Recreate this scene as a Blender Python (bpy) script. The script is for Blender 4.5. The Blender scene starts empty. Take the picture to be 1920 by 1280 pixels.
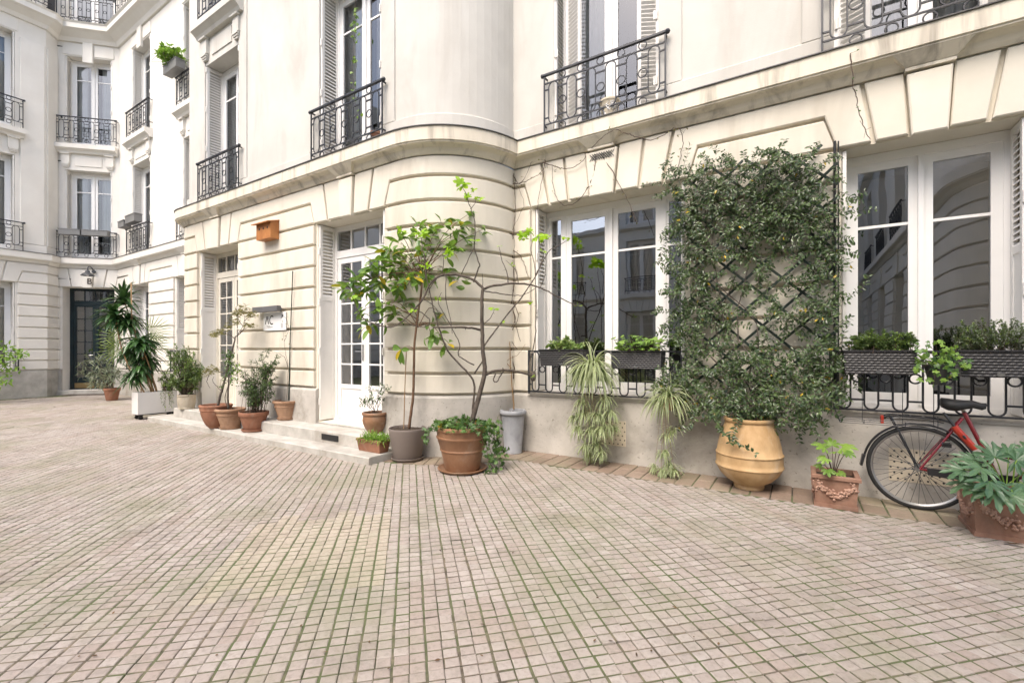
import bpy, bmesh, math, random
import numpy as np
from mathutils import Vector, Matrix
random.seed(7)
R = math.radians
scene = bpy.context.scene
col = scene.collection

# ------------------------------------------------------------------ camera model (16 mm shift lens)
F = 853.3; HZ = 656.0; CH = 1.34; YAW = 32.3
CA, SA = math.cos(R(YAW)), math.sin(R(YAW))
def cam2w(X, Y): return (X*CA - Y*SA, X*SA + Y*CA)
def P(px, py, Y):
    x, y = cam2w((px-960)/F*Y, Y)
    return Vector((x, y, CH-(py-HZ)*Y/F))
def G(px, py, z=0.0): return P(px, py, (CH-z)*F/(py-HZ))
def W(px, py, D):
    X = (px-960)/F
    return P(px, py, D/(X*SA+CA))
def depth(p): return -p[0]*SA + p[1]*CA

# ------------------------------------------------------------------ object helpers
ORG = {}
def tag(o, label=None, cat=None, group=None, kind=None):
    if label: o['label'] = label
    if cat: o['category'] = cat
    if group: o['group'] = group
    if kind: o['kind'] = kind
    return o
def thing(name, loc, label, cat, group=None):
    o = bpy.data.objects.new(name, None); o.empty_display_size = .1
    col.objects.link(o); o.location = loc; ORG[o] = Vector(loc)
    return tag(o, label, cat, group)
def copy_tree(o, parent=None):
    c = o.copy(); col.objects.link(c)
    if parent is not None: c.parent = parent
    for ch in list(o.children): copy_tree(ch, c)
    ORG[c] = ORG.get(o, Vector())
    return c

class MB:
    def __init__(s): s.v = []; s.f = []; s.m = []
    def add(s, vs, fs, m=0):
        o = len(s.v); s.v.extend([tuple(v) for v in vs])
        for f in fs: s.f.append([i+o for i in f]); s.m.append(m)
    def quad(s, a, b, c, d, m=0): s.add([a, b, c, d], [(0, 1, 2, 3)], m)
    def box(s, x0, x1, y0, y1, z0, z1, m=0):
        s.hexa([(x0,y0,z0),(x1,y0,z0),(x1,y1,z0),(x0,y1,z0),(x0,y0,z1),(x1,y0,z1),(x1,y1,z1),(x0,y1,z1)], m)
    def hexa(s, p, m=0):
        s.add(p, [(3,2,1,0),(4,5,6,7),(0,1,5,4),(1,2,6,5),(2,3,7,6),(3,0,4,7)], m)
    def fbox(s, path, u0, u1, w0, w1, z0, z1, m=0):      # box in facade coordinates
        q = path.map
        s.hexa([q(u0,w1,z0),q(u1,w1,z0),q(u1,w0,z0),q(u0,w0,z0),q(u0,w1,z1),q(u1,w1,z1),q(u1,w0,z1),q(u0,w0,z1)], m)
    def tube(s, pts, r, n=6, m=0, caps=True, closed=False):
        pts = [Vector(p) for p in pts]; k = len(pts)
        rs = r if isinstance(r, (list, tuple)) else [r]*k
        ref = None; rings = []
        for i in range(k):
            if closed: t = pts[(i+1) % k]-pts[i-1]
            else: t = pts[min(i+1, k-1)]-pts[max(i-1, 0)]
            if t.length < 1e-9: t = Vector((0,0,1))
            t.normalize()
            if ref is None:
                ref = t.cross(Vector((0,0,1)))
                if ref.length < .05: ref = t.cross(Vector((1,0,0)))
            ref = ref - t*ref.dot(t)
            if ref.length < 1e-6: ref = t.orthogonal()
            ref.normalize(); b = t.cross(ref)
            rings.append([pts[i]+(ref*math.cos(2*math.pi*j/n)+b*math.sin(2*math.pi*j/n))*rs[i] for j in range(n)])
        vs = [p for rg in rings for p in rg]; fs = []
        for i in range(k if closed else k-1):
            a = i*n; c = ((i+1) % k)*n
            for j in range(n):
                j2 = (j+1) % n
                fs.append((a+j, a+j2, c+j2, c+j))
        if caps and not closed:
            fs.append(tuple(range(n-1, -1, -1))); fs.append(tuple(range((k-1)*n, k*n)))
        s.add(vs, fs, m)
    def lathe(s, prof, n=32, c=(0,0,0), m=0, close=False):
        vs = []; fs = []; k = len(prof)
        for r, z in prof:
            for j in range(n):
                a = 2*math.pi*j/n; vs.append((c[0]+r*math.cos(a), c[1]+r*math.sin(a), c[2]+z))
        for i in range(k-1 if not close else k):
            i2 = (i+1) % k
            for j in range(n):
                j2 = (j+1) % n
                fs.append((i*n+j, i*n+j2, i2*n+j2, i2*n+j))
        s.add(vs, fs, m)
    def disc(s, r, z, c=(0,0,0), n=32, m=0):
        s.add([(c[0]+r*math.cos(2*math.pi*j/n), c[1]+r*math.sin(2*math.pi*j/n), c[2]+z) for j in range(n)], [tuple(range(n))], m)
    def ring(s, c, r, t, ax, ay, n=16, nt=5, m=0):
        c = Vector(c); ax = Vector(ax); ay = Vector(ay)
        s.tube([c+ax*(r*math.cos(2*math.pi*j/n))+ay*(r*math.sin(2*math.pi*j/n)) for j in range(n)], t, nt, m, closed=True)
    def build(s, name, mats, parent=None, smooth=False, auto=None):
        me = bpy.data.meshes.new(name)
        off = Vector((0,0,0))
        if parent is not None: off = ORG.get(parent, Vector())
        nv = len(s.v)
        va = np.array(s.v, dtype=np.float32).reshape(-1, 3) - np.array(off, dtype=np.float32)
        me.vertices.add(nv); me.vertices.foreach_set('co', va.ravel())
        ln = np.array([len(f) for f in s.f], dtype=np.int32)
        flat = np.fromiter((i for f in s.f for i in f), dtype=np.int32, count=int(ln.sum()))
        me.loops.add(len(flat)); me.loops.foreach_set('vertex_index', flat)
        me.polygons.add(len(ln))
        st = np.zeros(len(ln), dtype=np.int32); st[1:] = np.cumsum(ln)[:-1]
        me.polygons.foreach_set('loop_start', st); me.polygons.foreach_set('loop_total', ln)
        if not isinstance(mats, (list, tuple)): mats = [mats]
        for mt in mats: me.materials.append(mt)
        me.polygons.foreach_set('material_index', np.array(s.m, dtype=np.int32))
        me.update(calc_edges=True); me.validate()
        me.polygons.foreach_set('use_smooth', [bool(smooth)]*len(me.polygons))
        if smooth:
            if auto:
                try: me.set_sharp_from_angle(angle=R(auto))
                except Exception: pass
        o = bpy.data.objects.new(name, me); col.objects.link(o)
        if parent is not None: o.parent = parent
        ORG[o] = off
        return o

# ------------------------------------------------------------------ facade path (unrolled coordinates u along the wall, w out of it)
class Path:
    def __init__(s, verts):          # [(u,x,y)]
        s.u = [v[0] for v in verts]; s.p = [Vector((v[1], v[2])) for v in verts]
        n = len(verts); s.d = []; s.nrm = []
        for i in range(n-1):
            d = (s.p[i+1]-s.p[i]).normalized(); s.d.append(d); s.nrm.append(Vector((d.y, -d.x)))
        s.mit = []
        for i in range(n):
            if i == 0: s.mit.append(s.nrm[0])
            elif i == n-1: s.mit.append(s.nrm[-1])
            else:
                a, b = s.nrm[i-1], s.nrm[i]; m = a+b; s.mit.append(m/(m.dot(a)))
    def seg(s, u):
        for i in range(len(s.u)-1):
            if u <= s.u[i+1]: return i
        return len(s.u)-2
    def map(s, u, w, z):
        i = s.seg(u); k = None
        if abs(u-s.u[i]) < 1e-5: k = i
        elif abs(u-s.u[i+1]) < 1e-5: k = i+1
        if k is not None: q = s.p[k]+s.mit[k]*w
        else:
            t = (u-s.u[i])/(s.u[i+1]-s.u[i]); q = s.p[i].lerp(s.p[i+1], t)+s.nrm[i]*w
        return Vector((q.x, q.y, z))
    def breaks(s, a, b): return [u for u in s.u if a+1e-4 < u < b-1e-4]
    def pts(s, a, b): return [a]+s.breaks(a, b)+[b]

def arc_u(cx, cy, r, a0, a1, u0, n):
    out = []
    for i in range(1, n+1):
        a = R(a0+(a1-a0)*i/n); out.append((u0+abs(R(a1-a0))*r*i/n, cx+r*math.cos(a), cy+r*math.sin(a)))
    return out

def inset(poly, d):
    n = len(poly); out = []
    for i in range(n):
        a, b, c = Vector(poly[i-1]), Vector(poly[i]), Vector(poly[(i+1) % n])
        d1 = (b-a).normalized(); d2 = (c-b).normalized()
        n1 = Vector((-d1.y, d1.x)); n2 = Vector((-d2.y, d2.x)); m = n1+n2
        if m.length < 1e-6: m = n1
        m = m/max(.2, m.dot(n1))
        out.append((b.x+m.x*d, b.y+m.y*d))
    return out
def block(mb, path, poly, w1=.05, bev=.010, w0=0., m=0):
    """raised stone: polygon (u,z) counter-clockwise, pushed out of the wall to w1 with a bevelled arris"""
    n = len(poly); inn = inset(poly, bev)
    lo, hi = min(p[0] for p in poly), max(p[0] for p in poly)
    bk = path.breaks(lo, hi)
    bm = bmesh.new()
    r0 = [bm.verts.new((p[0], w0, p[1])) for p in poly]
    r1 = [bm.verts.new((p[0], w1-bev*.8, p[1])) for p in poly]
    r2 = [bm.verts.new((p[0], w1, p[1])) for p in inn]
    for i in range(n):
        j = (i+1) % n
        bm.faces.new((r0[i], r0[j], r1[j], r1[i])); bm.faces.new((r1[i], r1[j], r2[j], r2[i]))
    bm.faces.new(r2)
    for u in bk:
        bmesh.ops.bisect_plane(bm, geom=bm.verts[:]+bm.edges[:]+bm.faces[:], dist=1e-6, plane_co=(u,0,0), plane_no=(1,0,0))
    bm.verts.index_update()
    mb.add([path.map(v.co.x, v.co.y, v.co.z) for v in bm.verts], [[v.index for v in f.verts] for f in bm.faces], m)
    bm.free()
def rect(mb, path, u0, u1, z0, z1, w1=.05, bev=.010, m=0, w0=0.):
    block(mb, path, [(u0,z0),(u1,z0),(u1,z1),(u0,z1)], w1, bev, w0, m)
def sweep(mb, path, a, b, prof, m=0, caps=True):
    us = path.pts(a, b); k = len(prof); vs = []; fs = []
    for u in us:
        for w, z in prof: vs.append(path.map(u, w, z))
    for i in range(len(us)-1):
        for j in range(k-1):
            fs.append((i*k+j, (i+1)*k+j, (i+1)*k+j+1, i*k+j+1))
    if caps:
        fs.append(tuple(range(k-1, -1, -1))); fs.append(tuple(range((len(us)-1)*k, len(us)*k)))
    mb.add(vs, fs, m)
def wall(mb, path, a, b, z0, z1, opens, w=0., m=0, rev=.34, mr=0):
    us = sorted(set([a, b]+path.breaks(a, b)+[o[0] for o in opens if a < o[0] < b]+[o[1] for o in opens if a < o[1] < b]))
    zs = sorted(set([z0, z1]+[o[2] for o in opens if z0 < o[2] < z1]+[o[3] for o in opens if z0 < o[3] < z1]))
    q = path.map
    for i in range(len(us)-1):
        for j in range(len(zs)-1):
            uc, zc = (us[i]+us[i+1])/2, (zs[j]+zs[j+1])/2
            if any(o[0] < uc < o[1] and o[2] < zc < o[3] for o in opens): continue
            mb.quad(q(us[i],w,zs[j]), q(us[i+1],w,zs[j]), q(us[i+1],w,zs[j+1]), q(us[i],w,zs[j+1]), m)
    for (u0, u1, a0, a1) in opens:
        mb.quad(q(u0,w,a0), q(u0,w,a1), q(u0,-rev,a1), q(u0,-rev,a0), mr)
        mb.quad(q(u1,w,a1), q(u1,w,a0), q(u1,-rev,a0), q(u1,-rev,a1), mr)
        mb.quad(q(u0,w,a1), q(u1,w,a1), q(u1,-rev,a1), q(u0,-rev,a1), mr)
        mb.quad(q(u1,w,a0), q(u0,w,a0), q(u0,-rev,a0), q(u1,-rev,a0), mr)

# ------------------------------------------------------------------ materials
def newmat(name):
    m = bpy.data.materials.new(name); m.use_nodes = True
    nt = m.node_tree; bs = nt.nodes['Principled BSDF']
    return m, nt, bs
def N(nt, typ, **kw):
    n = nt.nodes.new(typ)
    for k, v in kw.items():
        if k in n.inputs: n.inputs[k].default_value = v
        else: setattr(n, k, v)
    return n
def mixc(nt, fac, a, b, blend='MIX'):
    n = nt.nodes.new('ShaderNodeMix'); n.data_type = 'RGBA'; n.blend_type = blend
    for s, v in ((0, fac), (6, a), (7, b)):
        if hasattr(v, 'is_output') or isinstance(v, bpy.types.NodeSocket): nt.links.new(v, n.inputs[s])
        else: n.inputs[s].default_value = v if s == 0 else (v[0], v[1], v[2], 1)
    return n.outputs[2]
def ramp(nt, src, p0, p1, c0=(0,0,0), c1=(1,1,1)):
    r = nt.nodes.new('ShaderNodeValToRGB'); e = r.color_ramp.elements
    e[0].position = p0; e[1].position = p1; e[0].color = (*c0, 1); e[1].color = (*c1, 1)
    nt.links.new(src, r.inputs[0]); return r.outputs[0]
def noise(nt, scale, detail=4, rough=.55, coord=None, vec=None, stretch=None, dist=0.):
    n = N(nt, 'ShaderNodeTexNoise', Scale=scale, Detail=detail, Roughness=rough, Distortion=dist)
    if vec is None:
        tc = nt.nodes.new('ShaderNodeTexCoord'); vec = tc.outputs[coord or 'Object']
    if stretch:
        mp = nt.nodes.new('ShaderNodeMapping'); mp.inputs['Scale'].default_value = stretch
        nt.links.new(vec, mp.inputs['Vector']); vec = mp.outputs[0]
    nt.links.new(vec, n.inputs['Vector']); return n.outputs['Fac']
def bump(nt, bs, src, strength=.2, dist=.01):
    b = N(nt, 'ShaderNodeBump', Strength=strength, Distance=dist)
    nt.links.new(src, b.inputs['Height']); nt.links.new(b.outputs[0], bs.inputs['Normal'])
def mul(nt, a, k):
    n = N(nt, 'ShaderNodeMath', operation='MULTIPLY'); nt.links.new(a, n.inputs[0]); n.inputs[1].default_value = k
    return n.outputs[0]
def addn(nt, a, b):
    n = N(nt, 'ShaderNodeMath', operation='ADD'); nt.links.new(a, n.inputs[0]); nt.links.new(b, n.inputs[1]); return n.outputs[0]
def island(nt):
    g = nt.nodes.new('ShaderNodeNewGeometry'); return g.outputs['Random Per Island']

def stone(name, c0, c1, scale=3., rough=.85, bscale=60., bstr=.15, stain=None, stain_amt=.3, stretch=None, stain_scale=1.3, speck=0., isl=0.):
    m, nt, bs = newmat(name)
    a = noise(nt, scale, 6, .6)
    c = mixc(nt, ramp(nt, a, .35, .68), c0, c1)
    if stain:
        s = noise(nt, stain_scale, 5, .65, stretch=stretch or (1,1,.25), dist=.6)
        c = mixc(nt, mul(nt, ramp(nt, s, .5, .74), stain_amt), c, stain)
    if isl: c = mixc(nt, mul(nt, island(nt), isl), c, (c0[0]*.72, c0[1]*.69, c0[2]*.64))
    if speck:
        s = noise(nt, 26., 3, .7)
        c = mixc(nt, mul(nt, ramp(nt, s, .62, .72), speck), c, (c0[0]*.35, c0[1]*.33, c0[2]*.3))
    nt.links.new(c, bs.inputs['Base Color']); bs.inputs['Roughness'].default_value = rough
    bump(nt, bs, addn(nt, noise(nt, bscale, 4, .6), mul(nt, noise(nt, bscale*.12, 3), 1.5)), bstr, .006)
    return m
def paint(name, c, rough=.5, var=.06, metallic=0., bscale=30., bstr=.05, coat=0.):
    m, nt, bs = newmat(name)
    a = noise(nt, 5., 4, .6)
    d = tuple(x*(1-var*2) for x in c)
    nt.links.new(mixc(nt, ramp(nt, a, .3, .7), d, c), bs.inputs['Base Color'])
    bs.inputs['Roughness'].default_value = rough; bs.inputs['Metallic'].default_value = metallic
    if coat: bs.inputs['Coat Weight'].default_value = coat
    bump(nt, bs, noise(nt, bscale, 3), bstr, .004)
    return m
def leafmat(name, c0, c1, rough=.4, trans=.25, extra=None, extra_amt=.06):
    m, nt, bs = newmat(name)
    rnd = island(nt)
    c = mixc(nt, rnd, c0, c1)
    if extra:
        st = N(nt, 'ShaderNodeMath', operation='GREATER_THAN'); nt.links.new(rnd, st.inputs[0]); st.inputs[1].default_value = 1-extra_amt
        c = mixc(nt, st.outputs[0], c, extra)
    nt.links.new(c, bs.inputs['Base Color']); bs.inputs['Roughness'].default_value = rough
    bs.inputs['Specular IOR Level'].default_value = .5
    tr = nt.nodes.new('ShaderNodeBsdfTranslucent'); nt.links.new(mixc(nt, .5, c, (c1[0]*1.4, c1[1]*1.5, c1[2]*.8)), tr.inputs['Color'])
    mx = nt.nodes.new('ShaderNodeMixShader'); mx.inputs[0].default_value = trans
    nt.links.new(bs.outputs[0], mx.inputs[1]); nt.links.new(tr.outputs[0], mx.inputs[2])
    nt.links.new(mx.outputs[0], nt.nodes['Material Output'].inputs['Surface'])
    return m
def glassmat(name, tint=(.75,.78,.76), refl=3.8):
    m, nt, bs = newmat(name)
    fr = N(nt, 'ShaderNodeFresnel', IOR=refl)
    gl = N(nt, 'ShaderNodeBsdfGlossy', Roughness=.0); gl.inputs['Color'].default_value = (.95,.97,1,1)
    bp = N(nt, 'ShaderNodeBump', Strength=.12, Distance=.01); nt.links.new(noise(nt, 1.6, 2), bp.inputs['Height']); nt.links.new(bp.outputs[0], gl.inputs['Normal'])
    tp = nt.nodes.new('ShaderNodeBsdfTransparent'); tp.inputs['Color'].default_value = (*tint, 1)
    mx = nt.nodes.new('ShaderNodeMixShader'); nt.links.new(fr.outputs[0], mx.inputs[0])
    nt.links.new(tp.outputs[0], mx.inputs[1]); nt.links.new(gl.outputs[0], mx.inputs[2])
    nt.links.new(mx.outputs[0], nt.nodes['Material Output'].inputs['Surface'])
    return m
M = {}
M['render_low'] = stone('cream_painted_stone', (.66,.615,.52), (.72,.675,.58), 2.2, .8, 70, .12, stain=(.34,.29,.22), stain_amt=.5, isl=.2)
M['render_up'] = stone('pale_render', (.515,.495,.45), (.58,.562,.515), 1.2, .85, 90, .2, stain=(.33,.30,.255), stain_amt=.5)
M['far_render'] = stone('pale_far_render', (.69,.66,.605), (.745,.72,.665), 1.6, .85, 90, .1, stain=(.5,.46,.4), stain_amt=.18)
M['cornice'] = stone('cream_cornice', (.63,.575,.47), (.70,.645,.54), 2.5, .8, 60, .15, stain=(.17,.145,.115), stain_amt=.8, stretch=(2.5,2.5,.3), stain_scale=1.6)
M['plinth'] = stone('worn_limestone', (.41,.385,.345), (.56,.53,.48), 2.4, .9, 45, .4, stain=(.22,.20,.17), stain_amt=.9, stretch=(1,1,.8), speck=.7)
M['step'] = stone('pale_step_stone', (.36,.345,.31), (.50,.48,.44), 5., .7, 50, .35, stain=(.25,.20,.15), stain_amt=.6, stretch=(1,1,.6), stain_scale=2.2, speck=.35)
M['lead'] = paint('lead_flashing', (.10,.098,.095), .6, .2)
M['iron'] = paint('black_wrought_iron', (.028,.030,.036), .42, .2)
M['white'] = paint('white_joinery_paint', (.80,.79,.77), .4, .02)
M['cream'] = paint('cream_joinery_paint', (.68,.64,.55), .45, .03)
M['shutter'] = paint('pale_shutter_paint', (.77,.75,.71), .5, .03)
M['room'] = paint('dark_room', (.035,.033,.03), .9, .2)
M['glass'] = glassmat('window_glass', refl=3.5); M['glass_up'] = glassmat('upper_window_glass', (.9,.91,.9), refl=2.0)
M['curtain'] = stone('pale_curtain', (.62,.62,.61), (.74,.74,.73), 1.5, .95, 20, .1)
M['drape'] = stone('grey_blind', (.56,.555,.54), (.66,.655,.64), 1.5, .95, 20, .1)
M['teal'] = paint('dark_teal_paint', (.007,.022,.028), .35, .2)
M['brass'] = paint('aged_brass', (.35,.25,.12), .45, .2, metallic=.6)
M['soil'] = stone('potting_soil', (.03,.022,.015), (.07,.05,.035), 30, 1., 80, .8)
M['black'] = paint('black_rubber', (.015,.015,.015), .6, .2)
M['steel'] = paint('brushed_steel', (.45,.45,.45), .3, .1, metallic=1.)
M['zinc'] = paint('grey_zinc', (.085,.088,.095), .5, .15, metallic=.2)
# ================================================================== MAIN WING
vm = [(-12.3,-10.70,5.365),(-10.9283,-10.70,4.63)]
vm += arc_u(-10.3,4.63,.40,180,270,-10.9283,6)
vm[-1] = (-10.3,-10.3,4.23)
vm += [(-4.40,-4.40,4.23)]
vm += arc_u(-4.40,5.30,1.07,270,360,-4.40,16)
UC = vm[-1][0]                        # inner corner
DU = UC+3.33
vm += [(4.6+DU,4.6,5.30)]
MAIN = Path(vm)
vu = [(-11.5,-10.28,5.45),(-10.28,-10.28,4.23),(-4.40,-4.40,4.23)]+arc_u(-4.40,5.30,1.07,270,360,-4.40,16)+[(4.6+DU,4.6,5.30)]
UP = Path(vu)
ZK = [1.04+.3125*k for k in range(9)]          # joints 1.04 .. 3.54
LINT = ZK[7]; FRB = ZK[8]; FRT = 3.782; GAP = .019; PL = .76
U1 = lambda x: x+DU
# ground openings (u0,u1,z0,z1)
WIN1 = (U1(-2.985),U1(-1.075),.78,LINT); WIN2 = (U1(.334),U1(1.556),.78,LINT)
DOOR = (-6.115,-4.685,.27,LINT); LDOOR = (-9.805,-8.391,.27,LINT)
OPM = [LDOOR, DOOR, WIN1, WIN2]

def rustic(mb, path, ends, opens, zk=ZK):
    """coursed stones, flat arches and frieze between path ends; returns nothing"""
    cs = [(o, (o[0]+o[1])/2, (o[1]-o[0])/2) for o in opens]
    piers = []
    xs = [ends[0]]+[v for o in opens for v in (o[0], o[1])]+[ends[1]]
    for i in range(0, len(xs), 2): piers.append((xs[i], xs[i+1], i > 0, i < len(xs)-2))
    MG = .055
    lows = [PL+.012]+zk
    for (a, b, la, lb) in piers:
        ua = a+(MG if la else 0); ub = b-(MG if lb else 0)
        if ub-ua < .08: continue
        for k in range(len(lows)-2):
            rect(mb, path, ua, ub, lows[k]+(GAP if k else .02), lows[k+1]-GAP)
        z0, z1 = lows[-2]+GAP, lows[-1]-GAP
        sa = .085 if la else 0; sb = .085 if lb else 0
        block(mb, path, [(ua,z0),(ub,z0),(ub-sb,z1),(ua+sa,z1)])
    for i, (o, c, H) in enumerate(cs):
        big = H > .85
        ks = [(.148,.20),(.45,.51),(.727,.838)] if big else [(.118,.15),(.40*H/.65,.49*H/.65)]
        zb = LINT+.012
        # keystone
        block(mb, path, [(c-ks[0][0],LINT-.012),(c+ks[0][0],LINT-.012),(c+ks[0][1],FRT-.03),(c-ks[0][1],FRT-.03)], .085, .012)
        g = .018
        for j in range(len(ks)-1):
            (b0, t0), (b1, t1) = ks[j], ks[j+1]
            block(mb, path, [(c+b0+g,zb),(c+b1-g,zb),(c+t1-g,FRT),(c+t0+g,FRT)])
            block(mb, path, [(c-b1+g,zb),(c-b0-g,zb),(c-t0-g,FRT),(c-t1+g,FRT)])
    # frieze stones joining one arch to the next, one monotone polygon each
    g = .018; zb = LINT+.012; zf = FRB+GAP
    edges = []
    for (o, c, H) in cs:
        big = H > .85
        b1, t1 = (.727,.838) if big else (.40*H/.65,.49*H/.65)
        edges.append((c, H, b1, t1))
    for i in range(len(edges)+1):
        if i == 0: L = [(ends[0],zf)]; TL = (ends[0],FRT)
        else:
            c, H, b1, t1 = edges[i-1]
            s = c+H+.055
            L = [(c+b1+g,zb),(s-GAP,zb),(s+.085-GAP*.3,zf)]; TL = (c+t1+g,FRT)
        if i == len(edges): Rr = [(ends[1],zf)]; TR = (ends[1],FRT)
        else:
            c, H, b1, t1 = edges[i]
            s = c-H-.055
            Rr = [(s-.085+GAP*.3,zf),(s+GAP,zb),(c-b1-g,zb)]; TR = (c-t1-g,FRT)
        if Rr[0][0]-L[-1][0] < .02:
            continue
        block(mb, path, L+Rr+[TR, TL])

def corn(mb, path, a, b, z=0., lead=True, opens=()):
    sweep(mb, path, a, b, [(.02,3.80+z),(.06,3.795+z),(.085,3.825+z),(.105,3.865+z),(.145,3.895+z),(.185,3.90+z),(.185,3.915+z),(.20,3.92+z),(.20,4.085+z),(0,4.10+z)], 0)
    if lead: sweep(mb, path, a, b, [(.0,4.1+z),(.215,4.087+z),(.215,4.097+z),(.20,4.103+z),(0,4.116+z)], 1)
    for o in opens:
        c = (o[0]+o[1])/2; q = path.map
        mb.fbox(path, c-.165, c+.165, 0, .10, 3.772+z, 3.80+z)
        h0, w0, h1, w1 = .165, .105, .26, .183
        v = [q(c-h0,0,3.802+z),q(c+h0,0,3.802+z),q(c+h0,w0,3.802+z),q(c-h0,w0,3.802+z),q(c-h1,0,3.897+z),q(c+h1,0,3.897+z),q(c+h1,w1,3.897+z),q(c-h1,w1,3.897+z)]
        mb.hexa([v[3],v[2],v[1],v[0],v[7],v[6],v[5],v[4]])

def plinth(mb, path, a, b, w=.05, top=PL):
    sweep(mb, path, a, b, [(0,-.02),(w,-.02),(w,top-.03),(w-.02,top),(0,top+.004)], 0)

# ---- railings -----------------------------------------------------
def up_railing(path, u0, u1, zb, w, h=.73, units=6):
    mb = MB(); q = path.map; t = .008
    n = path.nrm[path.seg((u0+u1)/2)]; d = path.d[path.seg((u0+u1)/2)]
    D = Vector((d.x,d.y,0)); Z = Vector((0,0,1))
    B = lambda ua, ub, za, zc, tt=.008: mb.fbox(path, ua, ub, w-tt, w+tt, za, zc)
    B(u0-.02, u1+.02, zb+h-.014, zb+h+.008, .02)
    mb.lathe([(0,-.03),(.022,-.02),(.03,0),(.022,.02),(0,.03)], 8, q(u0-.025,w,zb+h-.005)); mb.lathe([(0,-.03),(.022,-.02),(.03,0),(.022,.02),(0,.03)], 8, q(u1+.025,w,zb+h-.005))
    for u in (u0, u1):                                   # stays into the wall
        mb.fbox(path, u-.008, u+.008, 0, w, zb+h-.03, zb+h-.012); mb.fbox(path, u-.008, u+.008, 0, w, zb+.1, zb+.116)
        B(u-.009, u+.009, zb-.02, zb+h)
    z2 = zb+h-.115; z1 = zb+.115
    B(u0, u1, z2-.007, z2+.007); B(u0, u1, z1-.007, z1+.007)
    s = (u1-u0)/units; r = s*.25
    for i in range(units):
        c = u0+s*(i+.5)
        pts = []
        for k in range(9): a = math.pi*k/8; pts.append(q(c,w,z2-r)+D*(r*math.cos(a))+Z*(r*math.sin(a)))
        for k in range(9): a = math.pi+math.pi*k/8; pts.append(q(c,w,z1+r)+D*(r*math.cos(a))+Z*(r*math.sin(a)))
        mb.tube(pts, t, 5, closed=True)
        for za in (z2-r-.02, z1+r+.02):
            B(c+r, min(c+s-r, u1), za-.008, za+.008)
            if i == 0: B(u0, c-r, za-.008, za+.008)
        if i < units-1:
            g = c+s/2
            mb.ring(q(g,w,(z1+z2)/2), r*.78, t*.9, D, Z)
            mb.ring(q(g,w,z2+.055), .046, t*.9, D, Z); mb.ring(q(g,w,z1-.06), .046, t*.9, D, Z)
    return mb
def low_railing(path, u0, u1, zb, zt, w, unit=.195, holders=True):
    mb = MB(); q = path.map; n = path.seg((u0+u1)/2); d = path.d[n]
    D = Vector((d.x,d.y,0)); Z = Vector((0,0,1)); t = .0085
    B = lambda ua, ub, za, zc, tt=.009: mb.fbox(path, ua, ub, w-tt, w+tt, za, zc)
    B(u0, u1, zt-.02, zt, .014); B(u0, u1, zb, zb+.016, .012)
    for u in (u0, u1): B(u-.012, u+.012, zb-.02, zt+.005, .012); mb.fbox(path, u-.008, u+.008, 0, w, zt-.06, zt-.045); mb.fbox(path, u-.008, u+.008, 0, w, zb+.0, zb+.014)
    k = round((u1-u0)/unit); s = (u1-u0)/k; r = s*.25
    z1 = zb+.016; z2 = zt-.02
    for i in range(k):
        c = u0+s*(i+.5)
        pts = []
        for j in range(9): a = math.pi*j/8; pts.append(q(c,w,z2-r)+D*(r*math.cos(a))+Z*(r*math.sin(a)))
        for j in range(9): a = math.pi+math.pi*j/8; pts.append(q(c,w,z1+r)+D*(r*math.cos(a))+Z*(r*math.sin(a)))
        mb.tube(pts, t, 5, closed=True)
        for za in (z2-r-.015, z1+r+.035):
            B(c+r, min(c+s-r, u1), za-.008, za+.008)
            if i == 0: B(u0, c-r, za-.008, za+.008)
        if i < k-1: mb.ring(q(c+s/2,w,(z1+z2)/2+.03), r*.8, t, D, Z)
    return mb

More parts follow.
